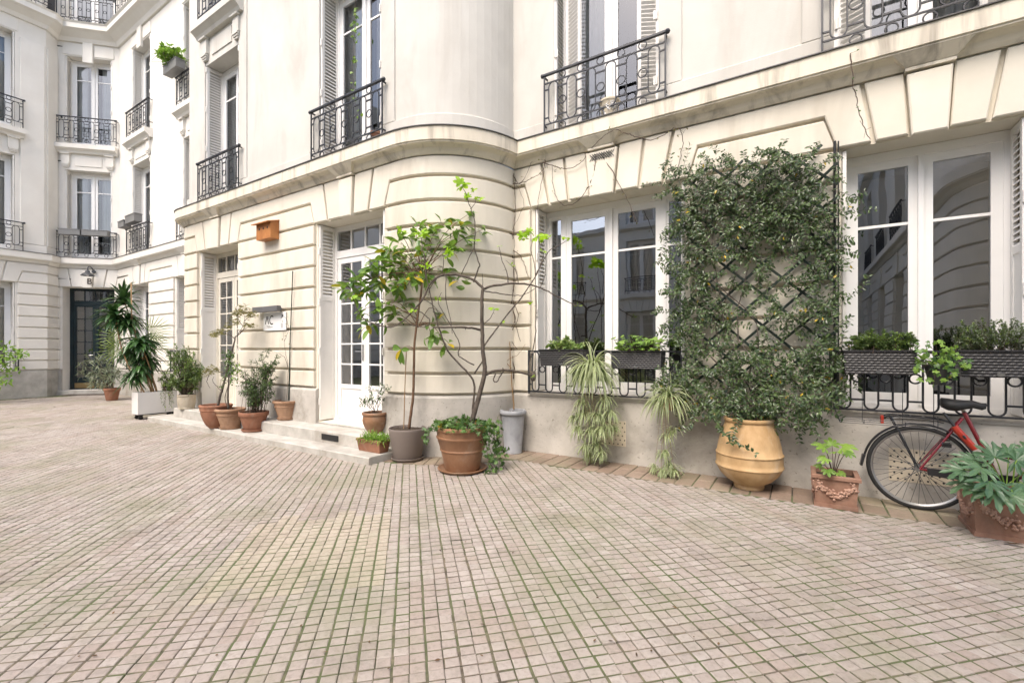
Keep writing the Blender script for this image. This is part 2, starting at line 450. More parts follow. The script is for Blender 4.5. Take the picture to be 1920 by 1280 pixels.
# ---- joinery ------------------------------------------------------
def fbars(mb, path, w0, w1, bars):
    for (a, b, z0, z1) in bars: mb.fbox(path, a, b, w0, w1, z0, z1)
ROOMS = {}
def add_room(path, o, f):
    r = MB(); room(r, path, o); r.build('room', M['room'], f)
GL = ['glass']
def casement(path, o, parent, mat, w=-.33, bar=.79, side=None, curtain=None, head=.04, name='window', lowpanel=0., extra_rails=()):
    """double casement with one high glazing bar per leaf; side = width of fixed side lights"""
    u0, u1, z0, z1 = o; u0 += .003; u1 -= .003; z1 -= .003
    fr = MB(); c = (u0+u1)/2
    fbars(fr, path, w-.02, w+.03, [(u0,u0+.07,z0,z1),(u1-.07,u1,z0,z1),(u0+.07,u1-.07,z1-.085,z1),(u0+.07,u1-.07,z0,z0+.05)])
    cells = []
    L, Rr = u0+.07, u1-.07
    if side:
        cells += [(L, L+side, False), (Rr-side, Rr, False)]
        fbars(fr, path, w-.02, w+.028, [(L+side,L+side+.05,z0+.05,z1-.085),(Rr-side-.05,Rr-side,z0+.05,z1-.085)])
        L += side+.05; Rr -= side+.05
    cells += [(L, c-.012, True), (c+.012, Rr, True)]
    fbars(fr, path, w-.01, w+.045, [(c-.02,c+.02,z0+.05,z1-.085)])
    pn = MB(); zb = z0+.05; zt = z1-.085
    for (a, b, leaf) in cells:
        st = .075 if leaf else .03
        fbars(fr, path, w-.015, w+.018, [(a,a+st,zb,zt),(b-st,b,zb,zt),(a+st,b-st,zt-st,zt),(a+st,b-st,zb,zb+st+.03)])
        gz = zb+(zt-zb)*bar
        fbars(fr, path, w-.012, w+.012, [(a+st,b-st,gz-.013,gz+.013)])
        q = path.map
        pn.quad(q(a+st,w,zb+st), q(b-st,w,zb+st), q(b-st,w,zt-st), q(a+st,w,zt-st))
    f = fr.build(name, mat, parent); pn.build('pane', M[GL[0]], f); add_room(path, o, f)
    if curtain:
        cu = MB(); q = path.map; nn = 40
        for (a, b) in curtain[0]:
            ua, ub = u0+(u1-u0)*a, u0+(u1-u0)*b; vs = []
            for i in range(nn+1):
                u = ua+(ub-ua)*i/nn; ww = w-.10+.018*math.sin(i*1.7)
                vs += [q(u,ww,z0+.02), q(u,ww,z1)]
            cu.add(vs, [(2*i,2*i+2,2*i+3,2*i+1) for i in range(nn)])
        cu.build('curtain', curtain[1], f, smooth=True)
    return f
def french_door(path, o, parent, mat, w=-.30, rows=6, cols=2, curtain=None, kick=None, trans=4, name='door', low=.52):
    u0, u1, z0, z1 = o; u0 += .003; u1 -= .003; z1 -= .003; c = (u0+u1)/2
    fr = MB(); pn = MB(); q = path.map
    zt = z1-.43                                             # transom rail
    fbars(fr, path, w-.03, w+.03, [(u0,u0+.085,z0,z1),(u1-.085,u1,z0,z1),(u0+.085,u1-.085,z1-.075,z1),(u0+.085,u1-.085,zt-.05,zt+.06)])
    tw = (u1-u0-.17)/trans
    for i in range(1, trans): fbars(fr, path, w-.015, w+.018, [(u0+.085+tw*i-.013,u0+.085+tw*i+.013,zt+.06,z1-.075)])
    pn.quad(q(u0+.085,w,zt+.06), q(u1-.085,w,zt+.06), q(u1-.085,w,z1-.075), q(u0+.085,w,z1-.075))
    zb = z0+.03; zh = zt-.055
    for (a, b) in ((u0+.087,c-.004),(c+.004,u1-.087)):
        s = .075
        gz0 = zb+low; gz1 = zh-.08
        fbars(fr, path, w-.022, w+.018, [(a,a+s,zb,zh),(b-s,b,zb,zh),(a+s,b-s,gz1,zh),(a+s,b-s,gz0-.06,gz0),(a+s,b-s,zb,zb+.10)])
        fr.fbox(path, a+s, b-s, w-.012, w+.002, zb+.10, gz0-.06)
        fbars(fr, path, w-.01, w+.009, [(a+s+.03,b-s-.03,zb+.135,gz0-.10)])
        gw = (b-a-2*s)/cols
        for i in range(1, cols): fbars(fr, path, w-.012, w+.012, [(a+s+gw*i-.011,a+s+gw*i+.011,gz0,gz1)])
        gh = (gz1-gz0)/rows
        for j in range(1, rows):
            for i in range(cols):
                fbars(fr, path, w-.011, w+.0115, [(a+s+gw*i+.0112*(i>0),a+s+gw*(i+1)-.0112*(i<cols-1),gz0+gh*j-.011,gz0+gh*j+.011)])
        pn.quad(q(a+s,w,gz0), q(b-s,w,gz0), q(b-s,w,gz1), q(a+s,w,gz1))
        if kick: kick.fbox(path, a+.03, b-.03, w+.02, w+.024, zb+.01, zb+.17)
    fr.fbox(path, u0, u1, w-.05, w+.06, z0-.03, z0+.022)
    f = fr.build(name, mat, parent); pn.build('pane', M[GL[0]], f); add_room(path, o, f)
    h = MB(); hz = zb+1.0
    h.fbox(path, c-.05, c-.025, w+.019, w+.03, hz-.12, hz+.12)
    h.tube([q(c-.038,w+.028,hz+.02), q(c-.038,w+.07,hz+.02), q(c-.15,w+.075,hz+.02)], .009, 6)
    h.build('handle', M['steel'], f)
    if kick and kick.v: kick.build('kick_plate', M['brass'], f)
    if curtain:
        cu = MB()
        cu.quad(q(u0,w-.09,z0+low), q(u1,w-.09,z0+low), q(u1,w-.09,z1), q(u0,w-.09,z1)); cu.build('curtain', curtain, f)
    return f
def shutter_leaf(mb, A, Ud, Nd, wd, z0, z1, louv0=None, t=.03, slat=.052):
    """louvred leaf: hinge point A(x,y), direction Ud, facing Nd"""
    A = Vector((A[0],A[1],0)); Ud = Vector((*Ud,0)).normalized(); Nd = Vector((*Nd,0)).normalized()
    def bx(a, b, c, d, z_0, z_1):
        p = lambda u, w, z: A+Ud*u+Nd*w+Vector((0,0,z))
        mb.hexa([p(a,d,z_0),p(b,d,z_0),p(b,c,z_0),p(a,c,z_0),p(a,d,z_1),p(b,d,z_1),p(b,c,z_1),p(a,c,z_1)])
    s = min(.045, wd*.2)
    bx(0,s,0,t,z0,z1); bx(wd-s,wd,0,t,z0,z1); bx(s,wd-s,.001,t-.001,z0,z0+.07); bx(s,wd-s,.001,t-.001,z1-.06,z1)
    lz = z0+.07 if louv0 is None else louv0
    if louv0 is not None:
        bx(s,wd-s,.006,t-.008,z0+.07,lz-.06); bx(s,wd-s,.001,t-.001,lz-.06,lz)
    z = lz
    p = lambda u, w, zz: A+Ud*u+Nd*w+Vector((0,0,zz))
    while z+slat < z1-.06:
        mb.hexa([p(s,t-.002,z),p(wd-s,t-.002,z),p(wd-s,.004,z+slat*.62),p(s,.004,z+slat*.62),
                 p(s,t-.002,z+.009),p(wd-s,t-.002,z+.009),p(wd-s,.004,z+slat*.62+.009),p(s,.004,z+slat*.62+.009)])
        z += slat
def reveal_shutter(path, o, parent, side, louv0=None, depth_=.29, pad=.008, n=1, ang=0., z0=None):
    """shutter folded against a reveal of the opening, side -1 left, +1 right"""
    mb = MB(); u = o[0] if side < 0 else o[1]; i = path.seg((o[0]+o[1])/2); d = path.d[i]; nn = path.nrm[i]
    for k in range(n):
        off = pad+k*.042
        A = path.map(u-side*off, -.005 if ang == 0 else -.30, 0)
        Ud = (-nn) if ang == 0 else (nn*math.cos(ang)+d*(-side)*math.sin(ang))
        Nd = Vector((-d.x*side, -d.y*side)) if ang == 0 else (d*(-side)*math.cos(ang)-nn*math.sin(ang))
        shutter_leaf(mb, A, Ud, Nd, depth_, (o[2] if z0 is None else z0)+.02, o[3]-.015, louv0)
    hz = o[2]+.3
    while hz < o[3]:
        p = path.map(u-side*(pad+.02), .006, hz); mb.lathe([(0,-.05),(.012,-.05),(.012,.05),(0,.05)], 8, p); hz += .75
    return mb.build('shutter', M['shutter'], parent)
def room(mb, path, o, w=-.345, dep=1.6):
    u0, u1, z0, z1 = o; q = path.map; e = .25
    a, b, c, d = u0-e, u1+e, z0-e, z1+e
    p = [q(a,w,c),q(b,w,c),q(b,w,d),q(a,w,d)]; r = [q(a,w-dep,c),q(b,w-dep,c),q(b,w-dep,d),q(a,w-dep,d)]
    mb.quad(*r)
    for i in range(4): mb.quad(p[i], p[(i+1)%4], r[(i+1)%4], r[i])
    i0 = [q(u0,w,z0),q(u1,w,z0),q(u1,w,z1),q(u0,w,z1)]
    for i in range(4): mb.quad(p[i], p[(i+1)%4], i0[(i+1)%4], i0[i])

# ------------------------------------------------------------------ main wing build
main = thing('apartment_building', (-3.3,5.3,0), 'cream building with a rounded bay, two glazed french doors and iron balconies, centre and right', 'building')
mb = MB(); wall(mb, MAIN, -12.3, 4.6+DU, -.05, 3.81, OPM); rustic(mb, MAIN, (-12.3,4.6+DU), OPM)
mb.build('ground_floor_wall', M['render_low'], main)
for a, b in ((-12.3,LDOOR[0]-.0),(LDOOR[1],DOOR[0]),(DOOR[1],4.6+DU)):
    mb = MB(); plinth(mb, MAIN, a, b); mb.build('plinth', M['plinth'], main)
mb = MB(); corn(mb, MAIN, -12.3, 4.6+DU, opens=OPM); mb.build('cornice', [M['cornice'], M['lead']], main)
# upper storeys
UO = [(-9.60,-8.37),(-6.07,-4.74),(U1(-2.705),U1(-1.364)),(U1(.27),U1(1.62))]
F1 = [(a,b,4.13,6.76) for a,b in UO]; F2 = [(a,b,7.54,10.19) for a,b in UO]
mb = MB(); wall(mb, UP, -11.5, 4.6+DU, 4.06, 13.0, F1+F2, rev=.34)
def band(mb, path, a, b, z0, z1, w=.03): sweep(mb, path, a, b, [(0,z0),(w,z0),(w,z1-.012),(w-.014,z1),(0,z1)])
pr = -11.5
for i, (a, b) in enumerate(UO):
    band(mb, UP, pr, a, 4.09, 4.33); pr = b
    rect(mb, UP, b+.002, b+.255, 4.332, 10.6, .022, .008, 0)
    if i != 2: rect(mb, UP, a-.255, a-.002, 4.332, 10.6, .022, .008, 0)
band(mb, UP, pr, 4.6+DU, 4.09, 4.33)
sweep(mb, UP, -11.5, 4.6+DU, [(0,10.6),(.05,10.6),(.10,10.75),(.28,10.85),(.32,10.88),(.32,11.05),(0,11.1)])
def slab(mb, path, a, b, z=7.5):
    sweep(mb, path, a-.17, b+.17, [(0,z-.25),(.08,z-.25),(.11,z-.2),(.18,z-.15),(.20,z-.14),(.20,z-.02),(0,z)])
    for u in (a+.04, b-.04):
        mb.fbox(path, u-.10, u+.10, 0, .06, z-.56, z-.252); mb.fbox(path, u-.12, u+.12, 0, .10, z-.29, z-.255)
        for k in range(3): mb.fbox(path, u-.09+.012*k, u+.09-.012*k, 0, .075-.015*k, z-.60-.035*k, z-.567-.035*k)
    rect(mb, path, a+.26, b-.26, z-.62, z-.33, .018, .006)
for a, b in UO: slab(mb, UP, a, b)
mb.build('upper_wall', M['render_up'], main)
# joinery, ground floor
w1 = casement(MAIN, WIN1, main, M['white'], -.30, .765, side=.20)
w2 = casement(MAIN, WIN2, main, M['white'], -.30, .735)
french_door(MAIN, DOOR, main, M['white'], -.29)
french_door(MAIN, LDOOR, main, M['cream'], -.29, curtain=M['drape'])
reveal_shutter(MAIN, DOOR, main, -1, louv0=2.15, depth_=.26); reveal_shutter(MAIN, DOOR, main, 1, louv0=2.15, depth_=.26)
reveal_shutter(MAIN, LDOOR, main, -1, louv0=2.15, depth_=.26); reveal_shutter(MAIN, LDOOR, main, 1, louv0=2.15, depth_=.26)
for o in (WIN1, WIN2):
    for s in (-1, 1): reveal_shutter(MAIN, o, main, s, louv0=2.2, depth_=.24, n=1)
for o in (WIN1, WIN2):
    sl = MB(); sl.fbox(MAIN, o[0]-.08, o[1]+.08, -.32, .065, .735, .785); sl.build('window_sill', M['plinth'], main)
for o in (DOOR, LDOOR):
    sl = MB(); sl.fbox(MAIN, o[0]+.001, o[1]-.001, -.34, .02, .20, .262); sl.build('threshold', M['step'], main)
low_railing(MAIN, WIN1[0]-.03, WIN1[1]+.03, .79, 1.335, .11).build('window_railing', M['iron'], main)
low_railing(MAIN, WIN2[0]-.09, WIN2[1]+.09, .79, 1.335, .11).build('window_railing', M['iron'], main)
# upper joinery
GL[0] = 'glass_up'
for i, (o, f) in enumerate([(o, 0) for o in F1]+[(o, 1) for o in F2]):
    cu = ([(0,.42),(.58,1)], M['curtain']) if i in (1, 3, 4, 7) else ([(0,1)], M['drape'])
    if i == 2: cu = ([(.0,.5)], M['curtain'])
    casement(UP, o, main, M['white'], -.31, .80, curtain=cu, lowpanel=.3)
    if i in (2, 3):
        for s in (-1, 1):
            reveal_shutter(UP, o, main, s, depth_=.30, ang=R(62), pad=.03)
            reveal_shutter(UP, o, main, s, depth_=.27, pad=.004)
    else:
        for s in (-1, 1): reveal_shutter(UP, o, main, s, depth_=.29, n=1)
    c = (o[0]+o[1])/2
    zb = 4.135 if f == 0 else 7.56
    hw = .765 if i % 4 else .74
    up_railing(UP, c-hw, c+hw, zb, .085, .76, 6).build('balcony_railing', M['iron'], main)
# vents in the plinth
def vent(u, z0, z1, w, h2=6):
    m1 = MB(); m2 = m1; m1.fbox(MAIN, u-w/2, u+w/2, .05, .056, z0, z1)
    n = int(w/.047); k = int((z1-z0)/.047)
    d = Vector((1,0,0)); Z = Vector((0,0,1))
    for i in range(n):
        for j in range(k):
            c = MAIN.map(u-w/2+w*(i+.5+(.25 if j%2 else -.25))/n, .0575, z0+(z1-z0)*(j+.5)/k)
            m2.add([c+d*(.0085*math.cos(a*math.pi/4))+Z*(.0085*math.sin(a*math.pi/4)) for a in range(8)], [tuple(range(8))], 1)
    m1.build('vent_plate', [M['plate'], M['black']], main)
M['plate'] = stone('cream_vent_plate', (.56,.49,.37), (.62,.55,.43), 4, .7)
p = W(1149,820,5.25); vent(p.x+DU, .20, .50, .32)
p = W(1736,872,5.25); vent(p.x+DU, .18, .47, .50)
# open-work grille on the keystone of the wide window
g = MB(); c = (WIN1[0]+WIN1[1])/2-.01
for k in range(9):
    u = c-.13+.03*k
    g.tube([MAIN.map(u,.092,3.64), MAIN.map(u+.07,.092,3.72)], .0035, 4); g.tube([MAIN.map(u+.07,.094,3.64), MAIN.map(u,.094,3.72)], .0035, 4)
g.build('keystone_grille', M['iron'], main)

# ================================================================== FAR WING
FW = Path([(-14.93,-18.46,-11.0),(0,-18.46,3.93),(.4525,-18.78,4.25),(.4525+1.577,-17.665,5.365),(2.03+7.0,-10.66,5.365)])
a0, a1 = FW.u[2], FW.u[3]
far = thing('staircase_wing', (-17.7,5.3,0), 'bright cream corner building at far left with a dark entrance door under the letter B', 'building')
xf = lambda x: x+17.665+a1
FD = (a0+.12, a1-.12, .13, LINT)
FWIN = (-1.98,-.62,.78,LINT); F3a = (xf(-16.68),xf(-15.43),.78,LINT); F3b = (xf(-13.78),xf(-12.5),.78,LINT)
F5 = (-4.9,-3.6,.78,LINT)
OPF = [F5, FWIN, FD, F3a, F3b]
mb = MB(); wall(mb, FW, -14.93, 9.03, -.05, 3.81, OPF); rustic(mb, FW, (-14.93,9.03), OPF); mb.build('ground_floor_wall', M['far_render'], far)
for a, b in ((-14.93,FD[0]),(FD[1],9.03)):
    mb = MB(); plinth(mb, FW, a, b, .04); mb.build('plinth', M['step'], far)
mb = MB(); corn(mb, FW, -14.93, 9.03, opens=[F5, FWIN, F3a, F3b]); mb.build('cornice', [M['far_render'], M['lead']], far)
FO = [(-4.9,-3.6),(-1.98,-.62),(a0+.18,a1-.18),(xf(-16.64),xf(-15.38)),(xf(-13.38),xf(-12.1))]
G1 = [(a,b,4.13,6.76) for a,b in FO]; G2 = [(a,b,7.54,10.19) for a,b in FO]
mb = MB(); wall(mb, FW, -14.93, 9.03, 4.06, 10.75, G1+G2)
pr = -14.93
for a, b in FO: band(mb, FW, pr, a, 4.09, 4.33); pr = b
band(mb, FW, pr, 9.03, 4.09, 4.33)
for i, (a, b) in enumerate(FO): slab(mb, FW, a, b)
for (a, b) in ((-.52,-.03),(.03,.42)):                   # pilaster panels beside the entrance bay
    rect(mb, FW, a, b, 4.34, 10.1, .03, .01)
for a, b in FO:                                          # lintel panels and key blocks of the second floor
    c = (a+b)/2
    rect(mb, FW, c-.13, c+.13, 10.0, 10.6, .07, .012); rect(mb, FW, a-.05, c-.15, 10.22, 10.55, .02, .006); rect(mb, FW, c+.15, b+.05, 10.22, 10.55, .02, .006)
sweep(mb, FW, -14.93, 9.03, [(0,10.6),(.05,10.6),(.10,10.7),(.26,10.82),(.34,10.86),(.34,11.0),(.38,11.04),(-.1,11.08)])
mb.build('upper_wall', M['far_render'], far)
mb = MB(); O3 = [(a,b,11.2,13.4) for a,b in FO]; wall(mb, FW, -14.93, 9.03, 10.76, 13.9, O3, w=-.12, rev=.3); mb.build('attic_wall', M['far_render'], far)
for o in (F5, FWIN): casement(FW, o, far, M['white'], -.30, .75, curtain=([(0,1)], M['drape']))
casement(FW, F3a, far, M['white'], -.30, .75, curtain=([(0,1)], M['drape'])); casement(FW, F3b, far, M['white'], -.30, .75, curtain=([(0,1)], M['drape']))
for o in (FWIN, F3a, F3b):
    for s in (-1, 1): reveal_shutter(FW, o, far, s, louv0=1.9, depth_=.27)
GL[0] = 'glass'
french_door(FW, FD, far, M['teal'], -.33, rows=6, trans=4, kick=MB(), name='entrance_door', low=.34)
GL[0] = 'glass_up'
sl = MB(); sl.fbox(FW, FD[0]-.1, FD[1]+.1, -.34, .12, -.02, .125); sl.build('doorstep', M['step'], far)
for i, o in enumerate(G1+G2):
    j = i % 5
    cu = ([(.0,.3),(.62,1)], M['curtain']) if j == 2 else ([(0,1)], M['drape'])
    casement(FW, o, far, M['white'], -.28, .80, curtain=cu)
    for s in (-1, 1): reveal_shutter(FW, o, far, s, depth_=.25)
    c = (o[0]+o[1])/2; hw = (o[1]-o[0])/2+.14
    if j == 2: hw = .765
    up_railing(FW, c-hw, c+hw, 4.135 if i < 5 else 7.56, .10, .76, 6).build('balcony_railing', M['iron'], far)
for o in O3: casement(FW, o, far, M['white'], -.30, .78, curtain=([(0,1)], M['drape']))
mb = up_railing(FW, a0+.05, a1-.05, 11.1, .2, .8, 7); mb.build('balcony_railing', M['iron'], far)
mb = up_railing(FW, xf(-17.3), xf(-14.4), 11.1, .2, .8, 12); mb.build('balcony_railing', M['iron'], far)
mb = up_railing(FW, -3.5, .0, 11.1, .2, .8, 12); mb.build('balcony_railing', M['iron'], far)
low_railing(FW, FWIN[0]-.05, FWIN[1]+.05, .79, 1.335, .11).build('window_railing', M['iron'], far)
low_railing(FW, F3a[0]-.05, F3a[1]+.05, .79, 1.335, .11).build('window_railing', M['iron'], far)
low_railing(FW, F3b[0]-.05, F3b[1]+.05, .79, 1.335, .11).build('window_railing', M['iron'], far)
# letter B over the entrance
def text_mesh(txt, size, depth_=.006):
    cu = bpy.data.curves.new('txt', 'FONT'); cu.body = txt; cu.size = size; cu.extrude = depth_; cu.align_x = 'CENTER'; cu.align_y = 'CENTER'
    ob = bpy.data.objects.new('txt', cu); col.objects.link(ob)
    dg = bpy.context.evaluated_depsgraph_get(); me = bpy.data.meshes.new_from_object(ob.evaluated_get(dg))
    vs = [tuple(v.co) for v in me.vertices]; fs = [list(p.vertices) for p in me.polygons]
    bpy.data.objects.remove(ob); bpy.data.curves.remove(cu); bpy.data.meshes.remove(me)
    return vs, fs
def text_on(mb, path, txt, size, u, w, z, sx=1., m=0):
    vs, fs = text_mesh(txt, size); mb.add([path.map(u+x*sx, w+d, z+y) for x, y, d in vs], fs, m)
mb = MB(); uc = (a0+a1)/2
M['letter'] = paint('brown_letter', (.05,.035,.03), .6)
text_on(mb, FW, 'B', .25, uc+.07, .094, 3.40); mb.build('letter_plate', M['letter'], far)

GL[0] = 'glass_up'
OPH = 12.0
# ================================================================== OPPOSITE WING (seen in the panes)
OW = Path([(0,3.17,2.37)]+arc_u(3.17,1.30,1.07,90,180,0,14)+[(13.98,2.1,-11.0),(34.54,-18.46,-11.0)])
OSH = 1.681+1.30
opp = thing('opposite_building', (2.1,-5,0), 'cream courtyard building behind the viewer, seen only mirrored in the ground floor panes', 'building')
OO = [(OSH+2.9,OSH+4.2,.78,LINT),(OSH+5.6,OSH+6.9,.2,LINT),(OSH+8.4,OSH+9.7,.78,LINT),(16.0,17.4,.78,LINT),(19.0,20.4,.2,LINT),(22.0,23.4,.78,LINT),(25.6,27.0,.78,LINT),(29,30.4,.78,LINT)]
mb = MB(); wall(mb, OW, 0, 34.5, -.05, 3.81, OO); rustic(mb, OW, (0,34.5), OO); corn(mb, OW, 0, 34.5, lead=False)
OU = [(a,b,4.13,6.76) for (a,b,c,d) in OO]; OV = [(a,b,7.54,10.19) for (a,b,c,d) in OO]; wall(mb, OW, 0, 13.98, 4.06, 7.6, [o for o in OU if o[1] < 13.9]); wall(mb, OW, 13.98, 24.5, 4.06, OPH, [o for o in OU+OV if 14 < o[0] < 24]); wall(mb, OW, 24.5, 34.5, 4.06, 7.4, [o for o in OU if o[0] > 24.6])  # upper wall heights shaped to let more light in at both ends
sweep(mb, OW, 0, 34.5, [(0,7.2),(.2,7.3),(.2,7.5),(0,7.5)])
mb.build('facade_wall', M['far_render'], opp)
mb = MB(); plinth(mb, OW, 0, 34.5, .04); mb.build('plinth', M['plinth'], opp)
for o in OO+OU+[v for v in OV if 14 < v[0] < 24]:
    casement(OW, o, opp, M['white'], -.3, .78, curtain=([(0,1)], M['drape']))
for o in OU:
    c = (o[0]+o[1])/2; up_railing(OW, c-.76, c+.76, 4.135, .085, .76, 6).build('balcony_railing', M['iron'], opp)
# ================================================================== GROUND
m, nt, bs = newmat('mossy_joint_bed')
a = noise(nt, 1.1, 5, .65); b = noise(nt, 9., 4, .6)
c = mixc(nt, ramp(nt, b, .35, .65), (.035,.03,.025), (.10,.082,.06))
c = mixc(nt, ramp(nt, a, .40, .52), c, (.07,.085,.035))
nt.links.new(c, bs.inputs['Base Color']); bs.inputs['Roughness'].default_value = 1.
bump(nt, bs, noise(nt, 120, 3), .5, .004); M['bed'] = m
m, nt, bs = newmat('mossy_tile_channel')
a = noise(nt, 1.0, 6, .7); b = noise(nt, 14., 4, .65); d = noise(nt, 4., 5, .7)
c = mixc(nt, ramp(nt, b, .38, .66), (.075,.062,.045), (.215,.175,.125))
c = mixc(nt, mul(nt, ramp(nt, d, .5, .7), .6), c, (.06,.055,.045))
c = mixc(nt, mul(nt, ramp(nt, a, .41, .53), .9), c, (.085,.108,.042))
nt.links.new(c, bs.inputs['Base Color']); bs.inputs['Roughness'].default_value = .9
bump(nt, bs, noise(nt, 120, 3), .5, .003); M['channel'] = m
def pavemat(name, c0, c1, c2, tile=True):
    m, nt, bs = newmat(name)
    rnd = island(nt)
    c = mixc(nt, rnd, c0, c1)
    if tile:
        at = nt.nodes.new('ShaderNodeAttribute'); at.attribute_name = 'tint'
        c = mixc(nt, mul(nt, ramp(nt, at.outputs['Fac'], .6, 1.), .55), c, c2)
        c = mixc(nt, mul(nt, ramp(nt, at.outputs['Fac'], .0, .25, (1,1,1), (0,0,0)), .3), c, tuple(min(1,x*1.15) for x in c1))
    big = noise(nt, .55, 5, .6); c = mixc(nt, mul(nt, ramp(nt, big, .42, .64), .35), c, c2)
    sp = noise(nt, 2.6, 6, .75); c = mixc(nt, mul(nt, ramp(nt, sp, .5, .68), .62), c, (c0[0]*.62, c0[1]*.62, c0[2]*.6))
    fine = noise(nt, 38, 4, .7); c = mixc(nt, mul(nt, ramp(nt, fine, .48, .7), .5), c, (c0[0]*.55, c0[1]*.54, c0[2]*.5))
    ms = noise(nt, 1.1, 5, .65); c = mixc(nt, mul(nt, ramp(nt, ms, .47, .62), .36), c, (.20,.215,.125))
    nt.links.new(c, bs.inputs['Base Color']); bs.inputs['Roughness'].default_value = .62
    bump(nt, bs, addn(nt, fine, mul(nt, noise(nt, 8, 3), 2.)), .2, .004)
    return m
M['pave'] = pavemat('pinkish_ceramic_paver', (.325,.282,.252), (.39,.35,.318), (.315,.252,.215))
M['pave_new'] = pavemat('yellow_ceramic_paver', (.385,.33,.265), (.43,.38,.31), (.37,.318,.258))
M['border'] = pavemat('brown_border_brick', (.215,.155,.115), (.32,.245,.19), (.22,.165,.125), False)
mb = MB(); mb.quad((-60,-60,-.0095),(60,-60,-.0095),(60,60,-.0095),(-60,60,-.0095))
tag(mb.build('ground', M['bed']), kind='structure')

def pavers():
    pa, pb = .0645, .0717; s2 = math.sqrt(.5)
    rng = np.random.default_rng(3)
    n = 440
    I, J = np.meshgrid(np.arange(-n, n), np.arange(-n, n), indexing='ij'); I = I.ravel(); J = J.ravel()
    a = (I+.5)*pa; b = (J+.5)*pb                         # a along (-1,1), b along (1,1)
    x = (-a+b)*s2; y = (a+b)*s2
    keep = (y > -4.8) & (x < 5.3) & (x > -17.95) & (y < 5.30)
    keep &= ~((y > 4.72) & (x > -3.9))                   # border along the right wall
    keep &= ~((y > 3.64) & (x > -10.47) & (x <= -4.25))    # steps and bay
    rr = np.hypot(x+4.40, y-5.30); keep &= ~((rr < 1.52) & (x > -4.6))
    keep &= ~((x < -4.2) & (x > -10.72) & (y > 4.0))
    keep &= (x-y) > -22.8
    # only what a camera near this one could see: drop far behind the viewer
    Yc = -x*SA+y*CA; Xc = x*CA+y*SA
    keep &= (Yc > .5) & (np.abs(Xc) < 1.75*Yc+1.2)
    I, J, a, b, x, y = [t[keep] for t in (I, J, a, b, x, y)]
    k = len(x)
    # tiles of 2 x 6 squares: thin dark seams between tiles, rounded channels inside one
    ti = np.floor_divide(J, 2); LT = 6; sh = (ti*ti*5+ti*7) % LT
    ka = (I+sh) % LT
    ga = np.where(ka == 0, .0030, .0050); gb_ = np.where(ka == LT-1, .0030, .0050)
    g0 = np.where(J % 2 == 0, .0026, .0064); g1 = np.where(J % 2 == 1, .0026, .0064)
    tk = np.floor_divide(I+sh, LT); key = ti*100003+tk
    u, inv = np.unique(key, return_inverse=True)
    hz = rng.normal(0, .0016, len(u))[inv]+rng.normal(0,.0005,k); tx = rng.normal(0, .016, k); ty = rng.normal(0, .016, k); tint = rng.random(len(u))[inv]
    jit = rng.normal(0, .0011, (k,4))
    a0 = I*pa+ga+jit[:,0]; a1 = (I+1)*pa-gb_+jit[:,1]; b0 = J*pb+g0+jit[:,2]; b1 = (J+1)*pb-g1+jit[:,3]
    bev = .0046; cen_a, cen_b = a, b
    def ring(e, z):
        out = []
        ea = e*1.9 if e > 0 else e
        for (aa, bb) in ((a0+ea, b0+e), (a0+ea, b1-e), (a1-ea, b1-e), (a1-ea, b0+e)):
            zz = z+hz+tx*(aa-cen_a)+ty*(bb-cen_b) if z > -.004 else np.full(k, z)
            out.append(np.stack([(-aa+bb)*s2, (aa+bb)*s2, zz], 1))
        return out
    r0, r1, r2 = ring(-.0012, -.0085), ring(0., -.0026), ring(bev, 0.)
    keepz = None
    V = np.stack(r0+r1+r2, 1).reshape(-1, 3)              # 12 per square
    base = (np.arange(k)*12)[:,None]
    F_ = []
    for l in (0, 4):
        for i in range(4):
            j = (i+1) % 4; F_.append(base+np.array([[l+i, l+4+i, l+4+j, l+j]]))
    F_.append(base+np.array([[11,10,9,8]]))
    Fa = np.stack(F_, 1).reshape(-1, 4)
    me = bpy.data.meshes.new('paving')
    me.vertices.add(len(V)); me.vertices.foreach_set('co', V.astype(np.float32).ravel())
    me.loops.add(Fa.size); me.loops.foreach_set('vertex_index', Fa.astype(np.int32)[:, ::-1].ravel())
    me.polygons.add(len(Fa)); me.polygons.foreach_set('loop_start', np.arange(0, Fa.size, 4, dtype=np.int32)); me.polygons.foreach_set('loop_total', np.full(len(Fa), 4, dtype=np.int32))
    # the relaid yellow patch, bounded along the tile axes
    q = [G(*t) for t in ((575,962),(748,958),(742,1095),(372,1128))]
    aa = [(-p.x+p.y)*s2 for p in q]; bb = [(p.x+p.y)*s2 for p in q]
    cam_a = a; 
    b_lo = bb[3]*.35+bb[0]*.65; b_hi = (bb[1]+bb[2])*.5
    b_lo = min(b_lo, (bb[0]+bb[3])*.5); a_hi = max(aa[0],aa[1]); a_lo = (aa[2]+aa[3])*.5
    print('PATCH', aa, bb)
    tc_a = np.zeros(len(u)); np.add.at(tc_a, inv, a); tc_b = np.zeros(len(u)); np.add.at(tc_b, inv, b); cnt = np.bincount(inv)
    tc_a = (tc_a/cnt)[inv]; tc_b = (tc_b/cnt)[inv]
    ins = (tc_a > a_lo) & (tc_a < a_hi) & (tc_b > min(bb[0],bb[3])) & (tc_b < b_hi)
    me.polygons.foreach_set('material_index', np.repeat(ins.astype(np.int32), 9))
    me.materials.append(M['pave']); me.materials.append(M['pave_new'])
    at = me.attributes.new('tint','FLOAT','FACE'); at.data.foreach_set('value', np.repeat(tint,9).astype(np.float32))
    me.polygons.foreach_set('use_smooth', np.zeros(len(Fa), bool))
    me.update(calc_edges=True)
    o = bpy.data.objects.new('paving', me); col.objects.link(o); tag(o, kind='structure')
